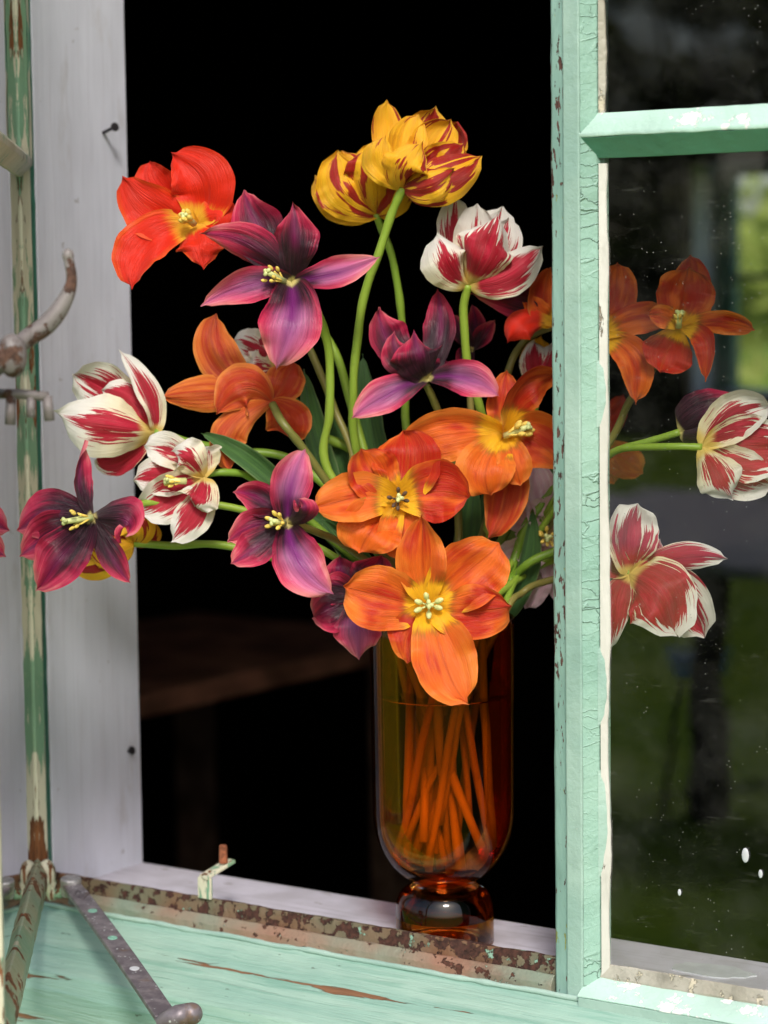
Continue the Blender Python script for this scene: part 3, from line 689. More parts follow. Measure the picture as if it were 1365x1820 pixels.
# ------------------------------------------------------------------ tulips
pcount = [0]
def petal(parent, cx_, cy_, d, tx, ty, dzt=0.0, w=80, bow=(0,0), dzm=0.0, cup=.25, roll=0, kind='orange', tone=.5, p=1.25, q=.75, ruff=.075, base=.16, twist=0, name='petal', nv=26, nu=14):
    """one petal as a curved sheet from the flower's base to its tip; dz in cm towards the viewer"""
    pcount[0] += 1; sd_ = pcount[0]*3.17
    A = P(cx_, cy_, d); B = P(tx, ty, d - dzt/100)
    px = d/FPX
    C = (A+B)/2 + (RIGHT*bow[0] - UP*bow[1])*px*2 - FWD*(dzm/100)*2
    L = (B-A).length; hw = w*px/2
    cr_ = random.Random(pcount[0]*13); curl = cr_.uniform(-.45,.35) if kind != 'leaf' else 0; twist += cr_.uniform(-16,16)
    pt = {'purple':.62,'red':.25,'redwhite':.05,'orange':.0,'orangeback':.2}.get(kind, 0)
    skew = cr_.uniform(-.12,.12)
    vs = []; uvs = []
    for i in range(nv+1):
        t = i/nv
        pos = A*(1-t)**2 + C*2*t*(1-t) + B*t*t
        tan = ((C-A)*(1-t) + (B-C)*t).normalized()
        n = (-FWD - tan*(-FWD).dot(tan))
        n = n.normalized() if n.length > .12 else (UP - tan*UP.dot(tan)).normalized()
        n = Matrix.Rotation(R(roll + twist*t), 3, tan) @ n
        wd = tan.cross(n).normalized()
        f = base*(1-t)**2 + max(0, math.sin(math.pi*t**p))**q
        if pt: f *= 1 - pt*max(0, (t-.55)/.45)**1.5*(1-(t-.55)/.45*.3)
        if t > .955: f = max(f*.55*(1-t)/.045, .05*(1-(t-.955)/.045))     # little point at the tip
        if i == nv: f = .015
        for j in range(nu+1):
            s = -1 + 2*j/nu
            wj = 1 + .05*mnoise.noise(Vector((t*9, s*2, sd_)))*abs(s)
            ru = (ruff*2.6*mnoise.noise(Vector((t*3.6, (1 if s > 0 else -1)*3, sd_))) + ruff*.8*mnoise.noise(Vector((t*11, (1 if s > 0 else -1)*3, sd_))))*abs(s)**2.0*hw*2.2
            wob = mnoise.noise(Vector((t*2.6, s*1.6, sd_+50)))*hw*.26*min(1,t*3) + curl*hw*max(0,(t-.62)/.38)**2
            cupo = cup*hw*(abs(s)**1.8)*f*1.1
            rib = -.030*hw*math.exp(-(s/.09)**2)*(1 if cup >= 0 else -1)
            side = (mnoise.noise(Vector((t*1.7, sd_, 11)))*.16 + skew*math.sin(math.pi*t))*hw*t
            vs.append(pos + wd*(s*f*hw*wj + side) + n*(cupo + ru + wob + rib))
            uvs.append((j/nu, t))
    o0 = wloc(parent)
    me = bpy.data.meshes.new(name)
    k1 = nu+1
    fs = [(i*k1+j, i*k1+j+1, (i+1)*k1+j+1, (i+1)*k1+j) for i in range(nv) for j in range(nu)]
    me.from_pydata([tuple(v-o0) for v in vs], [], fs)
    uvl = me.uv_layers.new(name='UVMap')
    for lp in me.loops: uvl.data[lp.index].uv = uvs[lp.vertex_index]
    at = me.attributes.new('tone', 'FLOAT', 'POINT'); at.data.foreach_set('value', [tone]*len(vs))
    me.polygons.foreach_set('use_smooth', [True]*len(me.polygons)); me.materials.append(PM[kind])
    o = bpy.data.objects.new(name, me); COL.objects.link(o); o.parent = parent
    return o

def in_vase(i, seedx):
    """two world points of a stem inside the vase: at the mouth and near the bottom"""
    rr = random.Random(i*7+3); a = rr.uniform(0, 2*math.pi); m_ = .015 + .035*rr.random()
    mo = Vector((seedx*.050 + .010*rr.uniform(-1,1), m_*math.sin(a), 0))
    if mo.length > .047: mo = mo.normalized()*.047
    bo = Vector((mo.x*rr.uniform(-1.5,.7) + rr.uniform(-.022,.022), rr.uniform(-.042,.030), 0))
    if bo.length > .048: bo = bo.normalized()*.048
    fl = (vz(1440)-zbb)*(1-math.sqrt(max(0, 1-(bo.length/RV)**2)))
    return VC + mo + Vector((0,0,zrim-VC.z-.01)), VC + bo + Vector((0,0,(zbb-VC.z) + .011 + fl*1.15 + rr.choice((0,.004,.02,.045))*rr.random()))
scount = [0]
def stem(parent, pts, r=.0042, mat=None, sx=0.0, name='stem', vase=True):
    scount[0] += 1
    W_ = [P(*p) for p in pts]
    if vase:
        a, b = in_vase(scount[0], sx); 
        W_ += [a, b]
    cv_ = crom(W_, 8); n = len(cv_)
    cv_ = [p_ + Vector((mnoise.noise(p_*26+Vector((scount[0],0,0))), 0, mnoise.noise(p_*26+Vector((0,scount[0],9)))))*.0022*min(1, i_/6) for i_, p_ in enumerate(cv_)]
    g = MB(); g.tube(cv_, [r*(.90+.08*(i/n)**2)*(1+.16*mnoise.noise(Vector((i*.35, scount[0], 2)))) for i in range(n)], 10)
    return g.build(name, mat or m_stem, parent, smooth=True)
def heart(parent, cx_, cy_, d, ax, L=2.2, n=6, spread=.45, ant=m_anther, r=.0022, pist=True, seed=0):
    """stamens and pistil; ax = (px right, px down, toward viewer) direction"""
    C_ = P(cx_, cy_, d); A_ = (RIGHT*ax[0] - UP*ax[1] - FWD*ax[2]).normalized(); u = A_.orthogonal().normalized(); v = A_.cross(u)
    rr = random.Random(seed); L /= 100
    for i in range(n):
        a = 2*math.pi*i/n + rr.uniform(-.3,.3); di = (A_ + (u*math.cos(a)+v*math.sin(a))*spread*rr.uniform(.8,1.3)).normalized()
        l = L*rr.uniform(.75,1.0); g = MB(); g.tube([C_, C_+di*l*.6], [.0011,.0007], 6); g.ball(C_+di*l*.82, r*.8, di, 2.0, 8, 6)
        g.build('stamen', ant, parent, smooth=True)
    if pist:
        g = MB(); g.tube([C_, C_+A_*L*.5, C_+A_*L*.85], [.0030,.0026,.0022], 8)
        for i in range(3):
            a = 2.1*i + rr.random(); g.ball(C_+A_*L*.88 + (u*math.cos(a)+v*math.sin(a))*.0018, .0019, u*math.cos(a)+v*math.sin(a), 1.3, 8, 6)
        g.build('pistil', m_stigma, parent, smooth=True)
GRP = 'tulips standing in the amber vase'
def tulip(cx_, cy_, d, label, name='tulip'):
    return empty(name, P(cx_, cy_, d), label, 'tulip', GRP)

# T1 big orange tulip in front of the vase
c = (762, 1076, 1.955); T = tulip(*c, 'wide open orange tulip hanging lowest, right in front of the vase')
petal(T,*c, 886,962, 1.0, 118,(6,0),.4,.30,0,'orange',.55,1.2,.50)
petal(T,*c, 722,1178, .6, 92,(-6,0),.2,.30,0,'orange',.95,1.2,.72)
petal(T,*c, 910,1074, 1.2, 96,(0,16),.5,.30,0,'orange',.80,1.25,.55)
petal(T,*c, 752,916, 1.6, 88,(-8,0),.6,.36,0,'orange',.35,1.05,.85)
petal(T,*c, 610,1040, 1.4, 112,(0,8),.6,.32,0,'orange',.45,1.35,.50)
petal(T,*c, 828,1244, 2.4, 112,(-8,0),1.2,.26,0,'orange',.30,1.35,.58)
heart(T,c[0],c[1],c[2]-.006,(0,-.1,1),1.7,6,.9,m_stigma,.0030,seed=1)
stem(T,[c, (775,1070,2.02)],.0045,None,.2)
# T2
c = (708, 888, 2.0); T = tulip(*c, 'orange tulip with broad yellow centre just above the lowest orange one')
petal(T,*c, 712,762, -.4, 120,(12,0),.2,.35,0,'orange',1.0,1.1,.6)
petal(T,*c, 640,800, .8, 95,(-8,4),.4,.35,0,'orange',.8,1.3,.6)
petal(T,*c, 838,880, .8, 110,(0,-10),.4,.3,0,'orange',.95,1.15,.75)
petal(T,*c, 712,1000, .8, 90,(6,0),.3,.3,0,'orange',.25,1.2,.6)
petal(T,*c, 557,905, 1.6, 88,(0,-14),.6,.3,0,'orange',.15,1.2,.62)
petal(T,*c, 640,984, 1.4, 112,(-14,4),.5,.32,0,'orange',.3,1.3,.55)
heart(T,*c[:2],c[2]-.004,(.05,-.1,1),1.6,6,.7,m_anther_d,.0022,seed=2)
stem(T,[c, (720,930,2.07), (745,1020,2.08)],.0042,None,-.1)
# T3
c = (897, 775, 2.03); T = tulip(*c, 'orange tulip beside the mint post, its green pistil pointing right')
petal(T,*c, 866,955, -.5, 78,(22,0),-.6,.4,0,'orangeback',1.0,1.3,.6)
petal(T,*c, 902,658, -.4, 60,(-6,0),.2,.5,0,'orange',.7,1.0,.7)
petal(T,*c, 1010,835, .8, 100,(0,-18),.2,.3,0,'orange',.6,1.1,.7)
petal(T,*c, 996,668, .6, 72,(-22,-26),1.6,.55,35,'orange',.8,1.2,.6)
petal(T,*c, 719,800, 1.6, 94,(0,-18),.8,.22,0,'orange',.28,1.5,.52)
petal(T,*c, 872,884, 2.0, 104,(-18,0),1.0,.35,0,'orange',.08,1.4,.62)
petal(T,*c, 925,862, 1.6, 60,(2,0),.8,.3,10,'orange',.1,1.4,.6)
heart(T,*c[:2],c[2]-.008,(.9,-.35,.55),2.8,6,.30,m_anther,.0028,seed=3)
stem(T,[c, (930,860,2.08), (880,980,2.10)],.0042,None,.6)
# T4 left orange seen from behind
c = (482, 714, 2.05); T = tulip(*c, 'deep orange tulip seen from behind, spread to the left with its stem towards the viewer')
petal(T,*c, 512,778, -1.0, 84,(14,4),-.3,-.3,0,'orangeback',1.2,1.15,.6)
petal(T,*c, 520,640, -1.4, 70,(8,0),-.3,-.3,0,'orangeback',1.0,1.15,.7)
petal(T,*c, 284,708, -.6, 66,(0,-14),.3,-.3,0,'orangeback',.55,1.3,.7)
petal(T,*c, 386,556, -.8, 78,(-42,6),.2,-.35,-10,'orangeback',.75,1.35,.55)
petal(T,*c, 412,838, .6, 66,(-40,-10),.7,-.4,0,'orangeback',.7,1.3,.6)
petal(T,*c, 386,738, .8, 92,(-2,-34),.8,-.35,0,'orangeback',.95,1.05,.8)
stem(T,[(484,718,2.045), (510,760,2.03), (545,806,2.04), (640,940,2.06), (720,1040,2.07)],.0040,m_stem_b,-.6)
# T5 big purple
c = (518, 500, 2.0); T = tulip(*c, 'large purple tulip with long splayed petals right of the scarlet one')
petal(T,*c, 432,338, -1.2, 96,(-10,0),-.6,.45,0,'purple',.30,1.3,.55)
petal(T,*c, 358,410, .8, 70,(14,-16),.6,-.45,-20,'purple',.80,1.35,.6)
petal(T,*c, 358,546, 1.2, 62,(10,-16),.4,.45,0,'purple',.95,1.3,.6)
petal(T,*c, 676,455, 1.0, 56,(-4,8),.2,.30,0,'purple',1.15,1.35,.65)
petal(T,*c, 523,362, 1.8, 80,(4,0),1.2,-.5,0,'purple',.42,1.15,.72)
petal(T,*c, 492,663, 2.4, 108,(14,0),1.6,.22,0,'purple',1.0,1.15,.62)
heart(T,505,500,c[2]-.006,(-.55,-.25,.7),2.6,6,.35,m_anther,.0020,seed=5)
stem(T,[(518,500,2.01), (555,540,2.03), (583,620,2.05), (585,730,2.06), (584,835,2.07), (690,1000,2.07)],.0042,None,-.7)
# T6 scarlet
c = (350, 398, 2.03); T = tulip(*c, 'scarlet red tulip at the upper left, highest on that side')
petal(T,*c, 264,284, .2, 74,(-22,-4),.2,.4,0,'red',.3,1.3,.7)
petal(T,*c, 218,312, 1.0, 96,(-2,22),.4,.35,0,'red',.6,1.25,.6)
petal(T,*c, 304,268, .6, 112,(34,-6),.6,.40,0,'red',.05,1.05,.65)
petal(T,*c, 242,512, 1.4, 92,(-34,-20),.8,.40,10,'red',.7,1.2,.6)
petal(T,*c, 362,466, 1.4, 92,(4,0),1.2,-.4,0,'red',.8,1.1,.5)
petal(T,*c, 396,420, .6, 70,(14,-24),.8,-.4,0,'red',.1,1.0,.6)
heart(T,345,398,c[2]-.012,(-.5,-.4,.8),1.8,6,.3,m_anther,.0030,seed=6)
stem(T,[(378,402,2.035),(420,400,2.07), (520,520,2.11), (600,640,2.11), (640,780,2.11), (700,960,2.09)],.0042,None,-.5)
# T7 upper yellow double
c = (716, 334, 2.03); T = tulip(*c, 'yellow tulip flamed red, highest of all the flowers')
Y = dict(kind='yellow')
petal(T,*c, 692,178, -1.5, 62,(-12,0),-.8,.5,0,'yellow',.35,1.35,.6)
petal(T,*c, 772,190, -2.6, 84,(0,0),-1.4,.5,0,'yellow',.4,1.4,.5)
petal(T,*c, 818,214, -2.0, 86,(12,-6),-1.2,.5,0,'yellow',.75,1.45,.5)
petal(T,*c, 800,212, -.8, 80,(4,-6),-.8,.5,0,'yellow',.45,1.35,.5)
petal(T,*c, 742,202, -.2, 70,(-8,0),-.4,.4,0,'yellow',.1,1.3,.6)
petal(T,*c, 824,262, .4, 86,(14,-2),-.2,.4,0,'yellow',.95,1.2,.6)
petal(T,*c, 683,252, .8, 66,(-20,0),1.2,-.5,0,'yellow',.15,1.35,.5)
petal(T,*c, 860,272, 1.2, 84,(-4,22),1.0,-.4,0,'yellow',.55,1.1,.65)
petal(T,*c, 748,258, 2.0, 82,(-16,6),1.8,-.5,0,'yellow',.35,1.15,.45)
petal(T,*c, 806,300, 1.8, 60,(2,18),1.4,-.5,0,'yellow',.8,1.1,.6)
stem(T,[c, (690,400,2.04), (655,500,2.05), (635,600,2.06), (626,700,2.07), (640,830,2.09), (720,1000,2.09)],.0042,None,-.3)
# T8 lower yellow
c = (668, 380, 2.08); T = tulip(*c, 'yellow tulip with red streaks, tilted left below the highest flower')
petal(T,*c, 668,250, -1.5, 90,(0,0),-1,.4,0,'yellow',.35,1.3,.5)
petal(T,*c, 608,268, -.5, 90,(-12,0),-.4,.3,0,'yellow',.3,1.35,.5)
petal(T,*c, 562,308, .2, 62,(-12,20),.4,-.4,0,'yellow',.45,1.15,.65)
petal(T,*c, 598,282, 1.2, 92,(-20,12),1.6,-.45,0,'yellow',.42,1.2,.5)
petal(T,*c, 662,258, 2.0, 96,(-2,0),2.0,-.5,0,'yellow',.42,1.2,.48)
petal(T,*c, 704,300, 1.4, 72,(12,10),1.6,-.5,0,'yellow',.7,1.1,.5)
stem(T,[c, (690,440,2.09), (710,540,2.10), (722,640,2.11), (722,780,2.12), (750,980,2.10)],.0038,None,.0)
# T9 red and white upper right
c = (832, 506, 2.04); T = tulip(*c, 'white tulip flamed crimson, upper right on a straight stem beside the post')
petal(T,*c, 812,346, -2.2, 66,(-10,0),-1.2,.5,0,'redwhite',.35,1.4,.5)
petal(T,*c, 892,368, -2.0, 84,(8,0),-1.2,.5,0,'redwhite',.2,1.45,.45)
petal(T,*c, 852,362, -1.0, 74,(0,0),-.6,.45,0,'redwhite',.0,1.4,.55)
petal(T,*c, 904,386, -.6, 70,(12,4),-.5,.4,0,'redwhite',.5,1.4,.5)
petal(T,*c, 969,436, .8, 74,(0,22),.8,-.35,0,'redwhite',.75,1.25,.6)
petal(T,*c, 878,392, 1.6, 104,(6,0),2.0,-.5,0,'redwhite',.72,1.25,.5)
petal(T,*c, 776,410, 1.6, 88,(-10,14),1.8,-.45,0,'redwhite',.05,1.2,.6)
stem(T,[c, (824,560,2.05), (830,640,2.06), (855,730,2.07), (880,850,2.09), (850,1000,2.09)],.0042,None,.5)
# T10 left red & white
c = (274, 768, 2.06); T = tulip(*c, 'cream tulip flamed crimson at the far left, lying over the white board')
petal(T,*c, 176,806, -.6, 62,(-20,24),-.3,-.3,0,'redwhite',1.3,1.0,.7)
petal(T,*c, 128,662, -1.4, 100,(-2,-14),-.8,.4,0,'redwhite',.45,1.35,.5)
petal(T,*c, 212,619, .2, 46,(26,14),.8,.5,30,'redwhite',.4,1.1,.7)
petal(T,*c, 106,738, 1.4, 112,(-6,4),1.8,-.5,0,'redwhite',.12,1.05,.62)
petal(T,*c, 176,692, .0, 84,(6,-12),.4,-.2,0,'redwhite',.7,1.1,.6)
stem(T,[c, (340,785,2.07), (420,803,2.08), (520,816,2.08), (610,900,2.08), (700,1020,2.08)],.0042,None,-.9)
# T11
c = (362, 848, 2.03); T = tulip(*c, 'cream and red striped tulip with yellow throat, facing left beneath the far left cream one')
petal(T,*c, 350,800, -.8, 90,(0,-10),-.4,.4,0,'redwhite',.1,1.2,.5)
petal(T,*c, 256,790, -.4, 62,(0,-14),-.2,.4,0,'redwhite',.05,1.5,.45)
petal(T,*c, 236,856, .2, 74,(4,-4),-.6,.3,0,'redwhite',.75,1.35,.5)
petal(T,*c, 248,912, .4, 84,(-4,0),-.3,.3,0,'redwhite',.55,1.4,.45)
petal(T,*c, 306,962, 1.4, 66,(14,6),.8,-.3,0,'redwhite',.55,1.3,.55)
petal(T,*c, 312,800, .8, 70,(0,-10),1.4,-.4,0,'redwhite',.1,1.3,.5)
petal(T,*c, 336,905, 1.6, 74,(6,6),1.8,-.5,0,'redwhite',.25,1.0,.6)
heart(T,330,855,c[2]-.010,(-1,0,.5),2.0,5,.3,m_anther,.0018,seed=11)
stem(T,[(366,842,2.035), (405,840,2.04), (450,850,2.05), (520,900,2.06), (650,1010,2.07)],.0036,None,-.8)
# T13 yellow behind purple left
c = (238, 966, 2.075); T = tulip(*c, 'yellow and red tulip half hidden behind the far left purple one')
petal(T,*c, 272,926, -.8, 46,(6,4),-.4,.3,0,'yellow',.8,1.2,.6)
petal(T,*c, 128,1006, .4, 62,(0,10),.4,-.4,0,'yellow',.75,1.2,.6)
petal(T,*c, 172,930, .4, 70,(0,0),.8,-.4,0,'yellow',.3,1.2,.5)
petal(T,*c, 205,912, .8, 74,(18,0),1.0,-.4,0,'yellow',.2,1.1,.55)
petal(T,*c, 160,968, 1.0, 70,(0,12),1.0,-.4,0,'yellow',.3,1.1,.55)
stem(T,[c, (320,970,2.08), (410,972,2.08), (540,1010,2.07), (680,1060,2.06)],.0038,None,-.9)
# T12 purple far left
c = (163, 920, 1.985); T = tulip(*c, 'purple tulip furthest left, its petals touching the open casement glass')
petal(T,*c, 152,782, -.4, 44,(-16,6),-.2,.5,20,'purple',.70,1.3,.65,twist=60)
petal(T,*c, 22,944, .2, 92,(0,-16),.6,-.35,-10,'purple',.62,1.35,.6)
petal(T,*c, 34,990, .8, 90,(0,-4),.2,.3,0,'purple',.66,1.4,.6)
petal(T,*c, 232,1034, .8, 46,(4,12),.6,.4,0,'purple',.50,1.2,.65)
petal(T,*c, 230,944, 1.2, 84,(26,-8),1.0,-.35,0,'purple',.62,1.1,.8)
petal(T,*c, 62,1046, 2.0, 92,(4,6),1.2,.28,0,'purple',.66,1.3,.6)
heart(T,*c[:2],c[2]-.006,(-.75,.12,.6),3.0,6,.4,m_anther,.0019,seed=12)
stem(T,[(172,918,1.99), (225,902,2.02), (300,895,2.04), (430,906,2.05), (560,970,2.06), (680,1050,2.06)],.0036,None,-.9)
# T14 purple centre left
c = (512, 930, 1.985); T = tulip(*c, 'purple tulip left of the wide orange ones, pale petal hanging down')
petal(T,*c, 414,876, -.2, 60,(4,-14),.0,.4,0,'purple',.55,1.3,.6)
petal(T,*c, 404,962, .2, 66,(0,-12),.2,.3,0,'purple',.72,1.35,.55)
petal(T,*c, 546,796, .4, 74,(-12,-4),.6,.35,0,'purple',1.0,1.25,.6)
petal(T,*c, 416,1000, 1.0, 66,(-6,4),.8,.3,0,'purple',.68,1.4,.55)
petal(T,*c, 594,1054, 2.0, 90,(-18,6),1.4,.25,0,'purple',1.05,1.3,.55)
petal(T,*c, 530,888, 2.4, 46,(20,-2),2.0,-.5,0,'purple',.75,1.3,.6)
heart(T,505,930,c[2]-.006,(-.5,-.1,.8),2.0,6,.5,m_anther,.0024,seed=14)
stem(T,[c, (560,945,2.02), (620,975,2.04), (720,1050,2.06)],.0036,m_stem_b,-.4)
# T15 magenta low
c = (632, 1062, 2.01); T = tulip(*c, 'small magenta tulip low on the left of the vase rim, tucked behind the orange one')
petal(T,*c, 600,988, -.6, 80,(-6,0),-.2,.4,0,'purple',.45,1.1,.6)
petal(T,*c, 672,985, -.2, 76,(8,0),.2,.4,0,'purple',.35,1.1,.5)
petal(T,*c, 552,1100, .8, 86,(-4,0),.6,.35,0,'purple',.55,1.25,.6)
petal(T,*c, 570,1040, .4, 60,(0,-8),.4,.3,0,'purple',.7,1.2,.6)
petal(T,*c, 636,1172, 1.6, 84,(2,0),1.4,-.35,0,'purple',.95,1.3,.5)
petal(T,*c, 662,1130, 1.2, 50,(6,0),1.0,-.35,0,'purple',.9,1.3,.6)
stem(T,[c, (690,1070,2.06)],.0038,None,-.5)
# T16 purple-red mid right
c = (760, 672, 2.03); T = tulip(*c, 'maroon cupped tulip with two pale drooping petals in the middle of the bouquet')
petal(T,*c, 675,546, -.6, 74,(-28,0),-.2,.4,10,'purple',.55,1.25,.65)
petal(T,*c, 776,513, -1.4, 58,(12,0),-.4,.5,0,'purple',.28,1.35,.5)
petal(T,*c, 800,640, -.6, 40,(0,0),0,.3,0,'purple',.3,1.2,.6)
petal(T,*c, 625,745, 1.2, 66,(-4,-8),.6,.25,0,'purple',1.0,1.4,.6)
petal(T,*c, 888,704, 1.2, 66,(6,-16),.6,.25,0,'purple',1.0,1.4,.6)
petal(T,*c, 700,592, .8, 66,(-16,4),1.2,-.45,0,'purple',.40,1.1,.6)
petal(T,*c, 738,588, 1.4, 96,(-4,6),1.8,-.5,0,'purple',.42,.95,.55)
stem(T,[(756,682,2.035), (775,720,2.05), (800,790,2.07), (812,880,2.08), (812,1000,2.08)],.0038,m_stem_b,.3)
# T17 small purple behind
c = (838, 620, 2.12); T = tulip(*c, 'small thin-petalled purple tulip half hidden behind the straight stem')
petal(T,*c, 805,560, 0, 34,(-2,0),.2,.4,0,'purple',.5,1.2,.6)
petal(T,*c, 838,540, .0, 34,(6,0),.2,.4,0,'purple',.7,1.2,.6)
petal(T,*c, 880,570, .4, 34,(-2,4),.2,.4,0,'purple',.75,1.4,.6)
petal(T,*c, 812,650, .4, 36,(0,0),.2,.4,0,'purple',.5,1.2,.6)
stem(T,[c, (835,700,2.13), (840,850,2.13), (830,1000,2.12)],.0034,m_stem_b,.4)
# T18 red orange left of the post
c = (985, 578, 2.07); T = tulip(*c, 'red orange tulip partly hidden by the post at its left side')
petal(T,*c, 988,478, -.4, 86,(-22,8),.2,.4,20,'orange',.5,1.2,.6)
petal(T,*c, 836,522, .8, 62,(10,-14),.6,-.35,0,'purple',.62,1.35,.6)
petal(T,*c, 902,612, 1.4, 56,(-10,-20),.8,-.3,0,'red',.3,1.3,.7)
petal(T,*c, 930,530, .4, 36,(0,0),.6,.3,0,'orange',.8,1.2,.7)
petal(T,*c, 1060,520, .4, 80,(0,0),.3,.3,0,'red',.4,1.2,.6)
stem(T,[c, (940,600,2.12), (905,655,2.12), (890,760,2.13), (870,900,2.12)],.0036,m_stem_b,.7)
# T25 pale bud
c = (955, 690, 2.12); T = tulip(*c, 'pale yellow half-open bud with a purple flush, squeezed beside the post')
petal(T,*c, 960,598, 0, 60,(0,0),-.6,.4,0,'yellow',.1,1.1,.5)
petal(T,*c, 950,602, .5, 52,(-4,0),1.0,-.5,0,'redwhite',.6,1.1,.5)
petal(T,*c, 985,606, .5, 52,(4,0),1.0,-.5,0,'redwhite',.1,1.1,.5)
stem(T,[c, (948,760,2.13), (940,840,2.13), (900,980,2.12)],.0036,None,.8)
# T19 orange through glass, touching the post
c = (1062, 600, 2.02); T = tulip(*c, 'orange tulip behind the glass right next to the post, petals to the right')
petal(T,*c, 1000,690, .4, 70,(0,0),.2,.4,0,'orange',.7,1.2,.6)
petal(T,*c, 1100,466, .2, 78,(10,0),.4,.35,0,'orange',.85,1.2,.6)
petal(T,*c, 1198,568, 1.0, 56,(-4,-14),.6,.3,0,'orange',.6,1.3,.65)
petal(T,*c, 1132,720, 1.2, 62,(22,-24),.8,.35,0,'orange',.55,1.3,.6)
stem(T,[c, (1040,700,2.08), (1000,820,2.11), (940,960,2.11)],.0038,None,.9)
# T20 orange at right
c = (1206, 582, 1.99); T = tulip(*c, 'deep orange tulip seen through the glass, highest and furthest right of the orange ones')
petal(T,*c, 1228,452, -1.6, 66,(14,0),-.6,.3,0,'orange',1.0,1.3,.65)
petal(T,*c, 1170,662, -.8, 92,(0,0),-.2,.3,0,'orange',1.3,1.3,.6)
petal(T,*c, 1228,474, .2, 104,(0,0),-.4,.3,0,'orange',.85,1.25,.5)
petal(T,*c, 1150,560, .8, 40,(0,-8),.4,.3,0,'orange',.5,1.1,.7)
petal(T,*c, 1342,586, 1.0, 42,(0,-12),.6,.3,0,'orange',.55,1.35,.65)
petal(T,*c, 1250,678, 1.6, 42,(22,-22),.6,.35,0,'orange',.75,1.2,.6,twist=40)
heart(T,*c[:2],c[2]-.004,(.0,-.8,.5),1.6,4,.3,m_anther,.0018,seed=20)
stem(T,[(1204,586,2.0), (1170,640,2.01), (1120,715,2.03), (1080,790,2.05), (1000,900,2.08), (920,1010,2.09)],.0037,m_stem_b,.9)
# T21 dark purple bud
c = (1208, 768, 1.98); T = tulip(*c, 'closed dark purple tulip pointing right behind the red and cream one')
petal(T,*c, 1344,710, -.4, 56,(-4,-8),-.6,.3,0,'purple',.5,1.0,.7)
petal(T,*c, 1346,712, .4, 76,(-14,-6),1.2,-.55,0,'purple',.38,.85,.6,base=.5)
petal(T,*c, 1322,748, .4, 48,(-6,8),.8,-.5,0,'purple',.3,.9,.6,base=.5)
stem(T,[c, (1150,785,1.99), (1088,806,2.01), (1010,850,2.06), (930,980,2.09)],.0034,None,.9)
# T22 cream & red right edge
c = (1248, 795, 1.955); T = tulip(*c, 'cream tulip with crimson heart at the right edge of the picture')
petal(T,*c, 1372,722, -.4, 84,(-8,-14),-.4,.4,0,'redwhite',.15,1.1,.55)
petal(T,*c, 1400,800, .2, 120,(0,0),-.4,.4,0,'redwhite',1.1,1.2,.45)
petal(T,*c, 1376,862, .0, 92,(-6,10),-.2,.3,0,'redwhite',.5,1.2,.5)
petal(T,*c, 1302,882, 1.2, 84,(0,6),1.4,-.45,0,'redwhite',.12,1.25,.55)
stem(T,[c, (1190,792,1.96), (1130,794,1.98), (1088,808,2.0), (1020,860,2.05), (930,1000,2.08)],.0034,None,.9)
# T23 red white lower right
c = (1118, 1020, 1.965); T = tulip(*c, 'red tulip with white petal tips, low behind the glass right of the post')
petal(T,*c, 1172,956, -1, 54,(0,0),-.2,.4,0,'redwhite',1.6,1.1,.6)
petal(T,*c, 1030,960, -.4, 66,(0,0),0,.4,0,'redwhite',1.4,1.1,.6)
petal(T,*c, 1250,1136, -.4, 104,(6,-26),-.2,.3,0,'redwhite',.85,1.45,.42)
petal(T,*c, 1132,896, .6, 92,(-6,0),.4,.35,0,'redwhite',.70,1.6,.42)
petal(T,*c, 1292,992, 1.0, 50,(0,-16),.6,-.35,0,'redwhite',1.0,1.2,.6)
petal(T,*c, 1084,1158, 1.0, 56,(-10,-12),.4,.35,0,'redwhite',1.1,1.1,.7)
petal(T,*c, 1206,1132, 2.0, 130,(10,-18),1.8,-.35,0,'redwhite',1.05,1.05,.5)
stem(T,[c, (1085,1005,2.0), (1020,990,2.05), (940,1020,2.08)],.0036,None,.9)
# T24 dim orange behind
c = (1060, 800, 2.14); T = tulip(*c, 'dim orange tulip low behind the glass, close to the post')
petal(T,*c, 1142,842, .4, 62,(0,-4),.2,.3,0,'orange',.6,1.3,.5)
petal(T,*c, 1108,700, .4, 46,(0,0),.2,.3,0,'orange',1.2,1.2,.6)
petal(T,*c, 1090,860, .4, 46,(0,0),.2,.3,0,'orange',.8,1.2,.6)
stem(T,[c, (1010,880,2.13), (940,990,2.12)],.0036,None,.8)
# pink doubles behind post
c = (972, 955, 2.095); T = tulip(*c, 'pale pink double flower low beside the post behind the green stems')
rr = random.Random(4)
for i in range(15):
    a = 2*math.pi*i/15*2.0 + .3; L_ = 138 if i < 8 else 80
    petal(T,*c, c[0]+L_*math.cos(a)*.72, c[1]+L_*math.sin(a), .2+.1*i, 58,(rr.uniform(-6,6),rr.uniform(-6,6)),.3,.4,rr.uniform(-20,20),'pink',.5,1.4,.5, ruff=.16)
heart(T,*c[:2],c[2]-.02,(0,0,1),1.4,8,.8,m_anther,.0022,seed=30)
stem(T,[c, (930,1040,2.13)],.0036,None,.6)
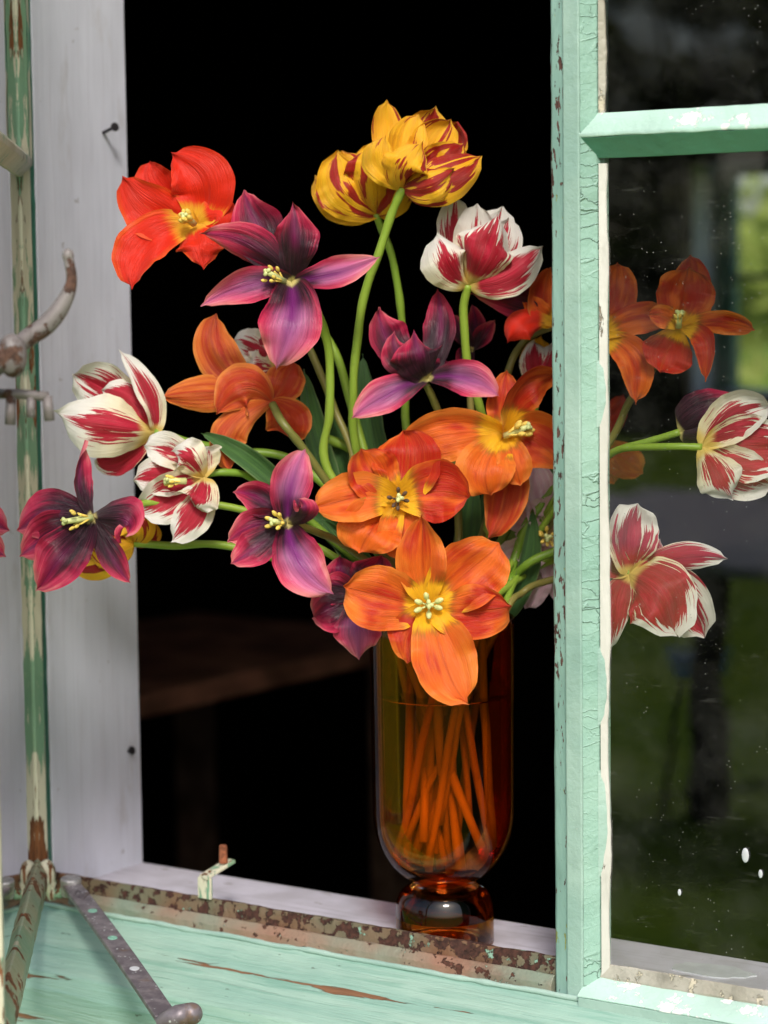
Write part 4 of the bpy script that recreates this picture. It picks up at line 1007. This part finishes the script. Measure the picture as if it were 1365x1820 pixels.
# pale flower behind the purple one
c = (490, 650, 2.12); T = tulip(*c, 'cream tulip mostly hidden behind the large purple and orange ones')
petal(T,*c, 412,602, .2, 60,(0,-10),.4,-.3,0,'redwhite',.0,1.3,.5)
petal(T,*c, 430,650, .4, 64,(0,6),.6,-.3,0,'redwhite',.1,1.3,.5)
petal(T,*c, 500,690, .2, 40,(0,0),.2,.3,0,'yellow',.3,1.3,.5)
petal(T,*c, 455,590, .1, 60,(0,0),.2,.3,0,'redwhite',.3,1.3,.5)
stem(T,[(488,664,2.12), (530,725,2.12), (575,775,2.12), (640,815,2.11), (700,940,2.10)],.0048,None,-.6)
# back red flower behind the wide orange ones / others only hinted at
c = (560, 640, 2.14); T = tulip(540, 590, 2.10, 'tulip whose brownish stem rises behind the large purple flower, its small bud hidden')
stem(T,[(540,596,2.10), (562,650,2.10), (600,740,2.10), (625,800,2.09), (632,850,2.09), (700,1000,2.09)],.0037,m_stem_b,-.4)
petal(T,540,596,2.10, 528,540, 0, 30,(0,0),.3,-.5,0,'purple',.4,1.0,.6)
petal(T,540,596,2.10, 536,538, 0, 30,(0,0),-.3,.5,0,'purple',.3,1.0,.6)
# extra green stems rising on the right between the vase and the post
for i, (pts, r_, mt, sx, lb) in enumerate([
    ([(1010,690,2.12),(985,760,2.12),(950,870,2.11),(915,960,2.10),(885,1020,2.10)],.0042,m_stem,.7,'tulip bud on a green stem behind the post, upper one'),
    ([(1030,840,2.10),(985,870,2.09),(940,930,2.08),(905,1010,2.08)],.0046,m_stem,.8,'tulip bud on a thick green stem passing behind the post, middle one'),
    ([(1035,960,2.06),(985,982,2.06),(940,1000,2.06),(900,1040,2.07)],.0042,m_stem,.9,'tulip bud on a low green stem behind the post'),
    ([(1035,1020,2.05),(985,1032,2.05),(930,1052,2.06)],.0034,m_stem_b,1,'tulip bud on the lowest brownish stem behind the post')]):
    x_, y_, d_2 = pts[0]; T = tulip(x_, y_, d_2, lb)
    petal(T,x_,y_,d_2, x_+14,y_-58, 0, 34,(0,0),.5,-.5,0,'purple',.5,1.0,.6); petal(T,x_,y_,d_2, x_+12,y_-60, 0, 34,(0,0),-.5,.5,0,'purple',.4,1.0,.6)
    stem(T, pts, r_, mt, sx)
# leaves
def leaf(x0_, y0_, d0, x1_, y1_, w_, bow, dzt, dzm, label, roll=0, vpts=None):
    T = empty('tulip_leaf', P(x0_, y0_, d0), label, 'leaf', 'tulip leaves among the stems')
    petal(T,x0_,y0_,d0,x1_,y1_,dzt,w_,bow,dzm,.45,roll,'leaf',.5,.9,.7,ruff=.06,base=.35,name='blade',nv=34)
leaf(520,888,2.05, 356,771, 36,(4,-14),1.0,.6,'long green leaf pointing up left between the striped and orange tulips')
leaf(600,900,2.12, 540,656, 44,(-10,0),.4,.3,'blue-green leaf tip standing behind the stems left of centre',20)
leaf(700,900,2.13, 645,628, 62,(-12,0),.2,.3,'broad blue-green leaf behind the thickest centre stem',-20)
leaf(640,1000,2.09, 528,905, 44,(10,-10),.6,.3,'dark green leaf under the pale purple petal left of centre')
leaf(640,880,2.13, 590,735, 70,(-10,0),.2,.3,'dark broad leaf behind the parallel stems')
leaf(900,1090,2.12, 990,800, 44,(6,0),.4,.3,'green leaf rising at the right of the bouquet beside the post',-20)
leaf(870,1090,2.13, 860,860, 40,(-4,0),.4,.3,'narrow leaf upright behind the orange tulip by the post',10)

leaf(905,1095,2.08, 948,905, 38,(10,0),.6,.4,'pale green leaf fanning out low at the right of the vase rim',20)
leaf(700,1080,2.08, 572,922, 40,(-4,-14),.6,.4,'green leaf curving left out of the bouquet above the small magenta tulip')
leaf(815,1060,2.12, 842,830, 44,(6,0),.4,.4,'upright green leaf in the gap between the wide orange tulips',-10)
leaf(640,960,2.12, 618,742, 34,(8,0),.2,.3,'slim upright green leaf between the two long curved stems',10)

# ------------------------------------------------------------------ garden, mirrored in the panes
m_trunk = simple('dark_bark', (.045,.035,.025), .9, .4, 8)
def leafmat(name, a, b):
    M = Mat(name); n = M.noise(M.pos(), 2.5, 4); c = M.mix(n.step(.3,.7), a, b)
    pr = M.bsdf(c, .6, None, .3); tl = M.n('ShaderNodeBsdfTranslucent'); M.nt.links.new(c.k, tl.inputs[0]); return M.surf(M.mixs(.45, pr, tl))
m_lf = [leafmat('dark_foliage', (.07,.10,.03), (.14,.16,.05)), leafmat('olive_foliage', (.09,.10,.03), (.16,.17,.05)), leafmat('bright_foliage', (.22,.32,.05), (.42,.48,.12))]
def tree(x, y, h, cr, label, cat='tree', mi=0, n=2600, name='tree', trunk=.12, low=.35, ls=.16, seed=1):
    rr = random.Random(seed); T = empty(name, (x,y,0), label, cat)
    g = MB(); lean = Vector((rr.uniform(-.3,.3), rr.uniform(-.3,.3), 0))
    top = Vector((x,y,h*.75)) + lean; pts = crom([Vector((x,y,-.05)), Vector((x,y,h*.3))+lean*.2, top], 5)
    g.tube(pts, [trunk*(1.2-.9*i/len(pts)) for i in range(len(pts))], 10)
    cl = []
    for i in range(9):
        a = rr.uniform(0, 6.28); zz = h*(low + (.95-low)*rr.random()); rad = cr*rr.uniform(.3,.85)
        e = Vector((x+rad*math.cos(a), y+rad*math.sin(a), zz)) + lean*.5; s0 = Vector((x,y,max(h*.15, zz-h*.22)))+lean*.3
        g.tube([s0, (s0+e)/2+Vector((0,0,.1*cr)), e], [trunk*.4,trunk*.25,trunk*.08], 6); cl.append((e, cr*rr.uniform(.30,.55)))
    g.build('trunk', m_trunk, T, smooth=True)
    cl.append((Vector((x,y,h*.85))+lean, cr*.5))
    g = MB(); vs = []; fs = []
    for i in range(n):
        c_, r_ = rr.choice(cl); v = Vector((rr.gauss(0,1), rr.gauss(0,1), rr.gauss(0,.8))); v = v.normalized()*r_*(rr.random()**.35); p_ = c_ + v
        a = Vector((rr.gauss(0,1),rr.gauss(0,1),rr.gauss(0,1))).normalized(); b = a.orthogonal().normalized(); s_ = ls*rr.uniform(.6,1.3)
        k0 = len(vs); vs += [p_-a*s_, p_+b*s_*.45, p_+a*s_, p_-b*s_*.45]; fs.append((k0,k0+1,k0+2,k0+3))
    g.v = vs; g.f = fs
    me = bpy.data.meshes.new('crown'); o0 = wloc(T); me.from_pydata([tuple(v-o0) for v in vs], [], fs); me.materials.append(m_lf[mi])
    o = bpy.data.objects.new('crown', me); COL.objects.link(o); o.parent = T
def gp(px, dist):    # ground point mirrored through the pane, at that straight distance from the camera
    v = P(px, 507, dist); v = mirror(v); return v.x, v.y
specs = [(1070,26,6.2,1.15,0),(1175,30,7.5,1.3,1),(1275,25,5.4,1.0,0),(1385,29,7.0,1.25,1),(1520,26,6.0,1.3,0),(930,28,6.5,1.4,1)]
names = ['slim dark tree nearest the post in the pane reflection','tall olive tree behind the garden path in the pane reflection','small dark tree behind the garden stool in the pane reflection','tall olive tree at the right edge of the pane reflection','dark tree beyond the right edge of the pane','olive tree hidden in the reflection by the post']
for i, (px, dist, h, cr, mi) in enumerate(specs):
    x, y = gp(px, dist); tree(x, y, h, cr, names[i], mi=mi, seed=i+11, ls=.17, low=.22, n=900, trunk=.09)
# hedge behind (one mass)
rr = random.Random(99); vs = []; fs = []
for i in range(16000):
    t = rr.random(); px = 700 + 1100*t; x, y = gp(px, 24 + rr.uniform(-.6,.6)); p_ = Vector((x, y, rr.random()**.8*1.7))
    a = Vector((rr.gauss(0,1),rr.gauss(0,1),rr.gauss(0,1))).normalized(); b = a.orthogonal().normalized(); s_ = .28*rr.uniform(.6,1.3)
    k0 = len(vs); vs += [p_-a*s_, p_+b*s_*.5, p_+a*s_, p_-b*s_*.5]; fs.append((k0,k0+1,k0+2,k0+3))
me = bpy.data.meshes.new('hedge'); me.from_pydata([tuple(v) for v in vs], [], fs); me.materials.append(m_lf[0]); o = bpy.data.objects.new('hedge', me); COL.objects.link(o); tag(o, kind='stuff')
# path
g = MB(); a0 = gp(800, 13.0); a1 = gp(1900, 13.0); b0 = gp(800, 17.5); b1 = gp(1900, 16.0)
g.add([(*a0,.004),(*a1,.004),(*b1,.004),(*b0,.004)], [(0,1,2,3)]); tag(g.build('path', m_path), kind='structure')
# garden table
m_slate = simple('grey_table_top', (.36,.36,.38), .35, .1, 10); m_dk = simple('black_table_leg', (.015,.014,.014), .5, .3, 10)
tx, ty = gp(1585, 6.5)
gt = empty('garden_table', (tx,ty,0), 'grey topped garden table with dark legs mirrored in the dusty pane', 'table')
g = MB(); g.box((tx-.5,ty-.35,.70),(tx+.5,ty+.35,.735)); g.build('table_top', m_slate, gt, bevel=.006)
for sx_ in (-1,1):
    for sy_ in (-1,1):
        g = MB(); g.box((tx+sx_*.42-.04,ty+sy_*.28-.04,0),(tx+sx_*.42+.04,ty+sy_*.28+.04,.698)); g.build('leg', m_dk, gt, bevel=.004)
m_blue = simple('blue_painted_seat', (.16,.38,.62), .5, .15, 8)
sx0, sy0 = gp(1240, 6.6)
st = empty('garden_stool', (sx0,sy0,0), 'low blue garden stool beside the table, mirrored in the dusty pane', 'stool')
g = MB(); g.tube([(sx0,sy0,.40),(sx0,sy0,.47)], .095, 28); g.build('seat', m_blue, st, bevel=.006)
for i in range(3):
    a = 2.1*i+.4; g = MB(); g.tube([(sx0+.06*math.cos(a),sy0+.06*math.sin(a),.40),(sx0+.11*math.cos(a),sy0+.11*math.sin(a),0)], .008, 10); g.build('leg', m_dk, st, smooth=True)
# shrubs beyond the rear window
for i, (dx, yy, h) in enumerate(((-.3,9,1.9),(.9,11,2.3),(2.2,9.5,1.7),(-1.8,12,2.4))):
    q = onY(1320, 500, yy); tree(q.x+dx, yy, h, .9, ['bright green shrub directly outside the rear window','bright green shrub further off outside the rear window','bright green shrub right of the rear window','bright green shrub left of the rear window'][i], 'shrub', 2, 1800, 'shrub', .04, .1, .09, seed=70+i)
